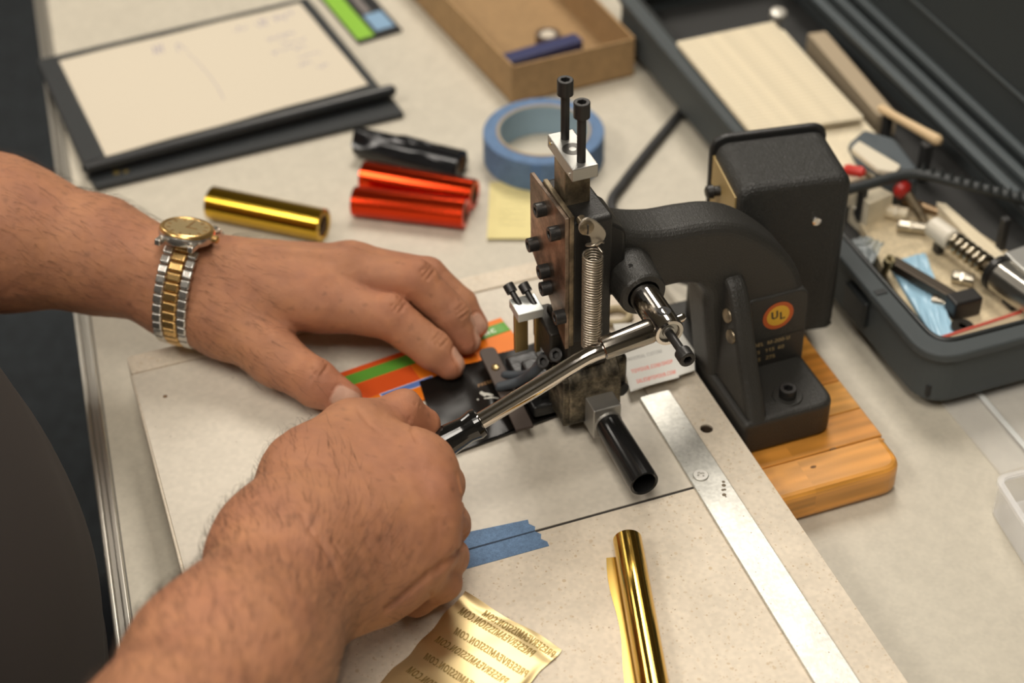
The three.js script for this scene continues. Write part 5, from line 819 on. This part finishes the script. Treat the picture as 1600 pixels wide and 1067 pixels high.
// clothes: dark shirt with short sleeves, trousers, shoes
const clothBump = bumpTex([[128, 1], [20, 0.5]], 256, 0.03), shirtM = mat(null, 0.9, 0, { map: mottle(0x37322f, 0.06, [[110, 1], [20, 0.6]], 256, 0.08), bumpMap: clothBump, bumpScale: 0.0006, sheen: 0.2 }), trouserM = mat(null, 0.95, 0, { map: mottle(0x2c2f35, 0.08, [[110, 1], [20, 0.6]], 256, 0.08), bumpMap: clothBump, bumpScale: 0.0006 });
{
  const belly = ball(V(-0.478, 0.045, 0.105), 0.170, 0.25, 0.225), chest = ball(V(-0.60, 0.22, 0.115), 0.155, 0.24, 0.215), hipB = ball(V(-0.56, -0.16, 0.115), 0.18, 0.14, 0.20);
  const sh = blend([belly, chest, hipB, bone(V(-0.58, 0.39, 0.30), V(-0.61, 0.38, -0.07), 0.078, 0.078), bone(V(-0.60, 0.36, 0.11), V(-0.585, 0.44, 0.112), 0.10, 0.072)], 0.07);
  const slv = [bone(R.S[0], R.S[0].clone().lerp(R.E[0], 0.72), 0.082, 0.074), bone(L.S[0], L.S[0].clone().lerp(L.E[0], 0.72), 0.082, 0.074)], cut = [[R.S[0], R.E[0]], [L.S[0], L.E[0]]];
  const f = (x, y, z) => { let d = sh(x, y, z); for (let i = 0; i < 2; i++) { const [a, b] = cut[i], e = b.clone().sub(a), l = e.length(); e.divideScalar(l); const t = (x - a.x) * e.x + (y - a.y) * e.y + (z - a.z) * e.z; let s = slv[i](x, y, z); s = Math.max(s, t - l * 0.62); d = sminK(d, s, 0.04); } d = Math.max(d, -0.235 - y); d += 0.004 * noise.noise(x * 9, y * 7, z * 9) + 0.002 * Math.sin((y * 60 + 6 * noise.noise(x * 6, y * 6, z * 6))) * smooth(0.25, -0.1, y); return d; };
  part('shirt', surfaceNet(f, [-0.84, -0.30, -0.28], [-0.26, 0.54, 0.50], 0.007), shirtM, person, true);
  const tr = blend([hipB, ball(V(-0.56, -0.20, 0.115), 0.175, 0.13, 0.195), bone(V(-0.54, -0.20, 0.215), V(-0.14, -0.21, 0.235), 0.098, 0.072), bone(V(-0.54, -0.20, 0.015), V(-0.16, -0.21, -0.035), 0.098, 0.072), bone(V(-0.14, -0.21, 0.235), V(-0.17, -0.66, 0.235), 0.070, 0.055), bone(V(-0.16, -0.21, -0.035), V(-0.19, -0.66, -0.035), 0.070, 0.055)], 0.045);
  part('trousers', surfaceNet((x, y, z) => Math.max(tr(x, y, z) + 0.004 * noise.noise(x * 12, y * 12, z * 12), y + 0.13, -0.68 - y), [-0.80, -0.72, -0.18], [-0.03, -0.10, 0.38], 0.009), trouserM, person, true);
  for (const z of [0.235, -0.035]) { const x = z > 0 ? -0.17 : -0.19; part('shoe', surfaceNet((a, b, c) => Math.max(sminK(bone(V(x - 0.02, FLOOR + 0.05, z), V(x + 0.16, FLOOR + 0.03, z), 0.048, 0.040)(a, b, c), bone(V(x, FLOOR + 0.07, z), V(x, FLOOR + 0.1, z), 0.045)(a, b, c), 0.03), FLOOR + 0.002 - b), [x - 0.10, FLOOR - 0.03, z - 0.08], [x + 0.24, FLOOR + 0.18, z + 0.08], 0.007), mat(0x211f1d, 0.5), person, true); }
  const hairF = (x, y, z) => { const d = headF(x, y, z) - 0.006 + 0.003 * noise.noise(x * 90, y * 90, z * 90); const q = V(x, y, z).sub(HC), u = q.dot(HU), fw = q.dot(HF); return Math.max(d, -(u - 0.012 - 0.62 * fw), -(headF(x, y, z) + 0.004), 0.40 - 0.0 - y + 0.13); };
  part('hair', surfaceNet(hairF, [-0.72, 0.50, -0.02], [-0.36, 0.84, 0.26], 0.004), mat(0x6d655c, 0.7), person, true);
  for (const s of [-1, 1]) { const q = hp(0.0815, s * 0.032, 0.016), e = part('eye', new THREE.SphereGeometry(0.0115, 20, 14).translate(q.x, q.y, q.z), mat(0xd9d3c8, 0.25), person); const ir = q.clone().addScaledVector(HF, 0.0098); part('iris', aim(new THREE.SphereGeometry(0.005, 14, 10).scale(1, 0.5, 1), ir, HF), mat(0x3d2c1e, 0.2), e); }
}
{
  const t = thing('stool', 'round black stool under the seated person', 'stool', [-0.58, FLOOR, 0.115]);
  part('seat', lathe([[0, 0], [0, 0.17], [0.012, 0.185], [0.045, 0.185], [0.060, 0.165], [0.062, 0]], V(-0.58, FLOOR + 0.35, 0.115), V(0, 1, 0), 40), MT.blackSmooth, t);
  for (let i = 0; i < 4; i++) { const a = i * Math.PI / 2 + 0.7; part('leg', rod(V(-0.58 + 0.19 * Math.cos(a), FLOOR, 0.115 + 0.19 * Math.sin(a)), V(-0.58 + 0.12 * Math.cos(a), FLOOR + 0.352, 0.115 + 0.12 * Math.sin(a)), 0.014), MT.steel, t); }
}
// ------- wristwatch on the left wrist
{
  const axis = L.im[0].clone().lerp(L.Wl[0].clone().lerp(L.Wu[0], 0.5), 0.35).sub(L.F2[0]); axis.normalize();
  const c0 = P(298, 444, 0.092), wAx = axis.clone();
  const nU = V(0, 1, 0).addScaledVector(wAx, -wAx.y).normalize(), nS = wAx.clone().cross(nU).normalize();     // up and sideways across the wrist
  const dirAt = (a) => nU.clone().multiplyScalar(Math.cos(a)).addScaledVector(nS, Math.sin(a));
  const sgn = nS.z > 0 ? 1 : -1;                       // positive angles turn towards the near side
  const skinR = (a) => { const d = dirAt(a * sgn); let r = 0.02; for (let i = 0; i < 60; i++) { const v = fieldL(c0.x + d.x * r, c0.y + d.y * r, c0.z + d.z * r); if (v > 0.0004) break; r += Math.max(0.0004, -v * 0.8); } return r; };
  const N = 72, raw = Array.from({ length: N }, (_, i) => skinR(i / N * 2 * Math.PI)), sm = raw.map((_, i) => { let s = 0; for (let k = -3; k <= 3; k++) s += Math.max(raw[(i + k + N) % N]); return s / 7 + 0.0014; });
  const rAt = (a) => { const u = ((a / (2 * Math.PI)) % 1 + 1) % 1 * N, i = Math.floor(u), t = u - i; return sm[i % N] * (1 - t) + sm[(i + 1) % N] * t; };
  const ptAt = (a, lift = 0) => c0.clone().addScaledVector(dirAt(a * sgn), rAt(a) + lift);
  const t = thing('wristwatch', 'two-tone steel and gold wristwatch on the left wrist', 'wristwatch', c0);
  const silver = mat(0xcfccc5, 0.24, 0.9), goldM = mat(0xdfb878, 0.26, 0.9), dialM = mat(0xb7a274, 0.4, 0.5);
  const CA = 0.06, up0 = dirAt((CA - 0.36) * sgn), cc = ptAt(CA, 0.0018), frame = new THREE.Matrix4().makeBasis(wAx.clone(), up0, wAx.clone().cross(up0)), put = (g) => g.applyMatrix4(frame).translate(cc.x, cc.y, cc.z);
  const cs = part('case', put(new THREE.LatheGeometry([[0, 0], [0.0165, 0], [0.0182, 0.0015], [0.0188, 0.004], [0.0184, 0.0066], [0.0170, 0.0078]].map(([r, y]) => new THREE.Vector2(r, y)), 48)), silver, t);
  part('bezel', put(new THREE.LatheGeometry([[0.0184, 0.0064], [0.0180, 0.0082], [0.0166, 0.0094], [0.0152, 0.0090], [0.0150, 0.0080]].map(([r, y]) => new THREE.Vector2(r, y)), 48)), goldM, cs);
  part('dial', put(new THREE.CylinderGeometry(0.0152, 0.0152, 0.0008, 48).translate(0, 0.0080, 0)), dialM, cs);
  part('hands', put(merge([bx(-0.0006, 0.0006, 0.0085, 0.0088, -0.011, 0.001), bx(-0.001, 0.007, 0.0085, 0.0088, -0.0006, 0.0006)])), goldM, cs);
  for (let i = 0; i < 12; i++) part('hour_mark', put(bx(-0.0005, 0.0005, 0.0084, 0.0088, 0.0112, 0.0138).rotateY(i * Math.PI / 6)), goldM, cs);
  part('crystal', put(new THREE.CylinderGeometry(0.0150, 0.0150, 0.0005, 48).translate(0, 0.0093, 0)), mat(0xffffff, 0.03, 0, { transmission: 1, thickness: 0 }), cs);
  part('crown', put(lathe([[0, 0], [0, 0.0026], [0.0032, 0.0026], [0.004, 0.0018], [0.004, 0]], V(0.0184, 0.0045, 0), V(1, 0, 0), 16)), goldM, cs);
  for (const s of [-1, 1]) for (const e of [-1, 1]) part('lug', put(rb(e * 0.0115 - 0.0022, e * 0.0115 + 0.0022, 0.0002, 0.0048, Math.min(s * 0.012, s * 0.0225), Math.max(s * 0.012, s * 0.0225), 0.0012)), e < 0 ? silver : silver, cs);
  // links: silver, gold, silver; every other row a short bead row
  const seg = [0.0068, 0.0068]; let a = CA + 0.0035 / rAt(CA), k = 0; const end = CA + 2 * Math.PI - 0.0160 / rAt(CA);
  while (a < end - 0.02) {
    const len = seg[k % 2], da = len / rAt(a), p0 = ptAt(a + 0.004), p1 = ptAt(Math.min(a + da, end)), mid = p0.clone().lerp(p1, 0.5), tz = p1.clone().sub(p0).normalize(), ny = tz.clone().cross(wAx).normalize(); if (ny.dot(mid.clone().sub(c0)) < 0) ny.negate();
    const fr = new THREE.Matrix4().makeBasis(wAx, ny, wAx.clone().cross(ny)), l = p0.distanceTo(p1) * 0.96, row = k;
    const one = (x0, x1, dz, m, hh) => part('link', rb(x0, x1, -0.0016, hh, -l / 2 + dz, l / 2 + dz, 0.0015, 3).applyMatrix4(fr).translate(mid.x, mid.y, mid.z), m, t);
    const hf = l * 0.5; one(-0.0122, -0.0052, hf, silver, 0.0016); one(-0.0050, 0.0050, 0, goldM, 0.0019); one(0.0052, 0.0122, hf, silver, 0.0016);
    a += da; k++;
  }
}
renderer.render(scene, camera);
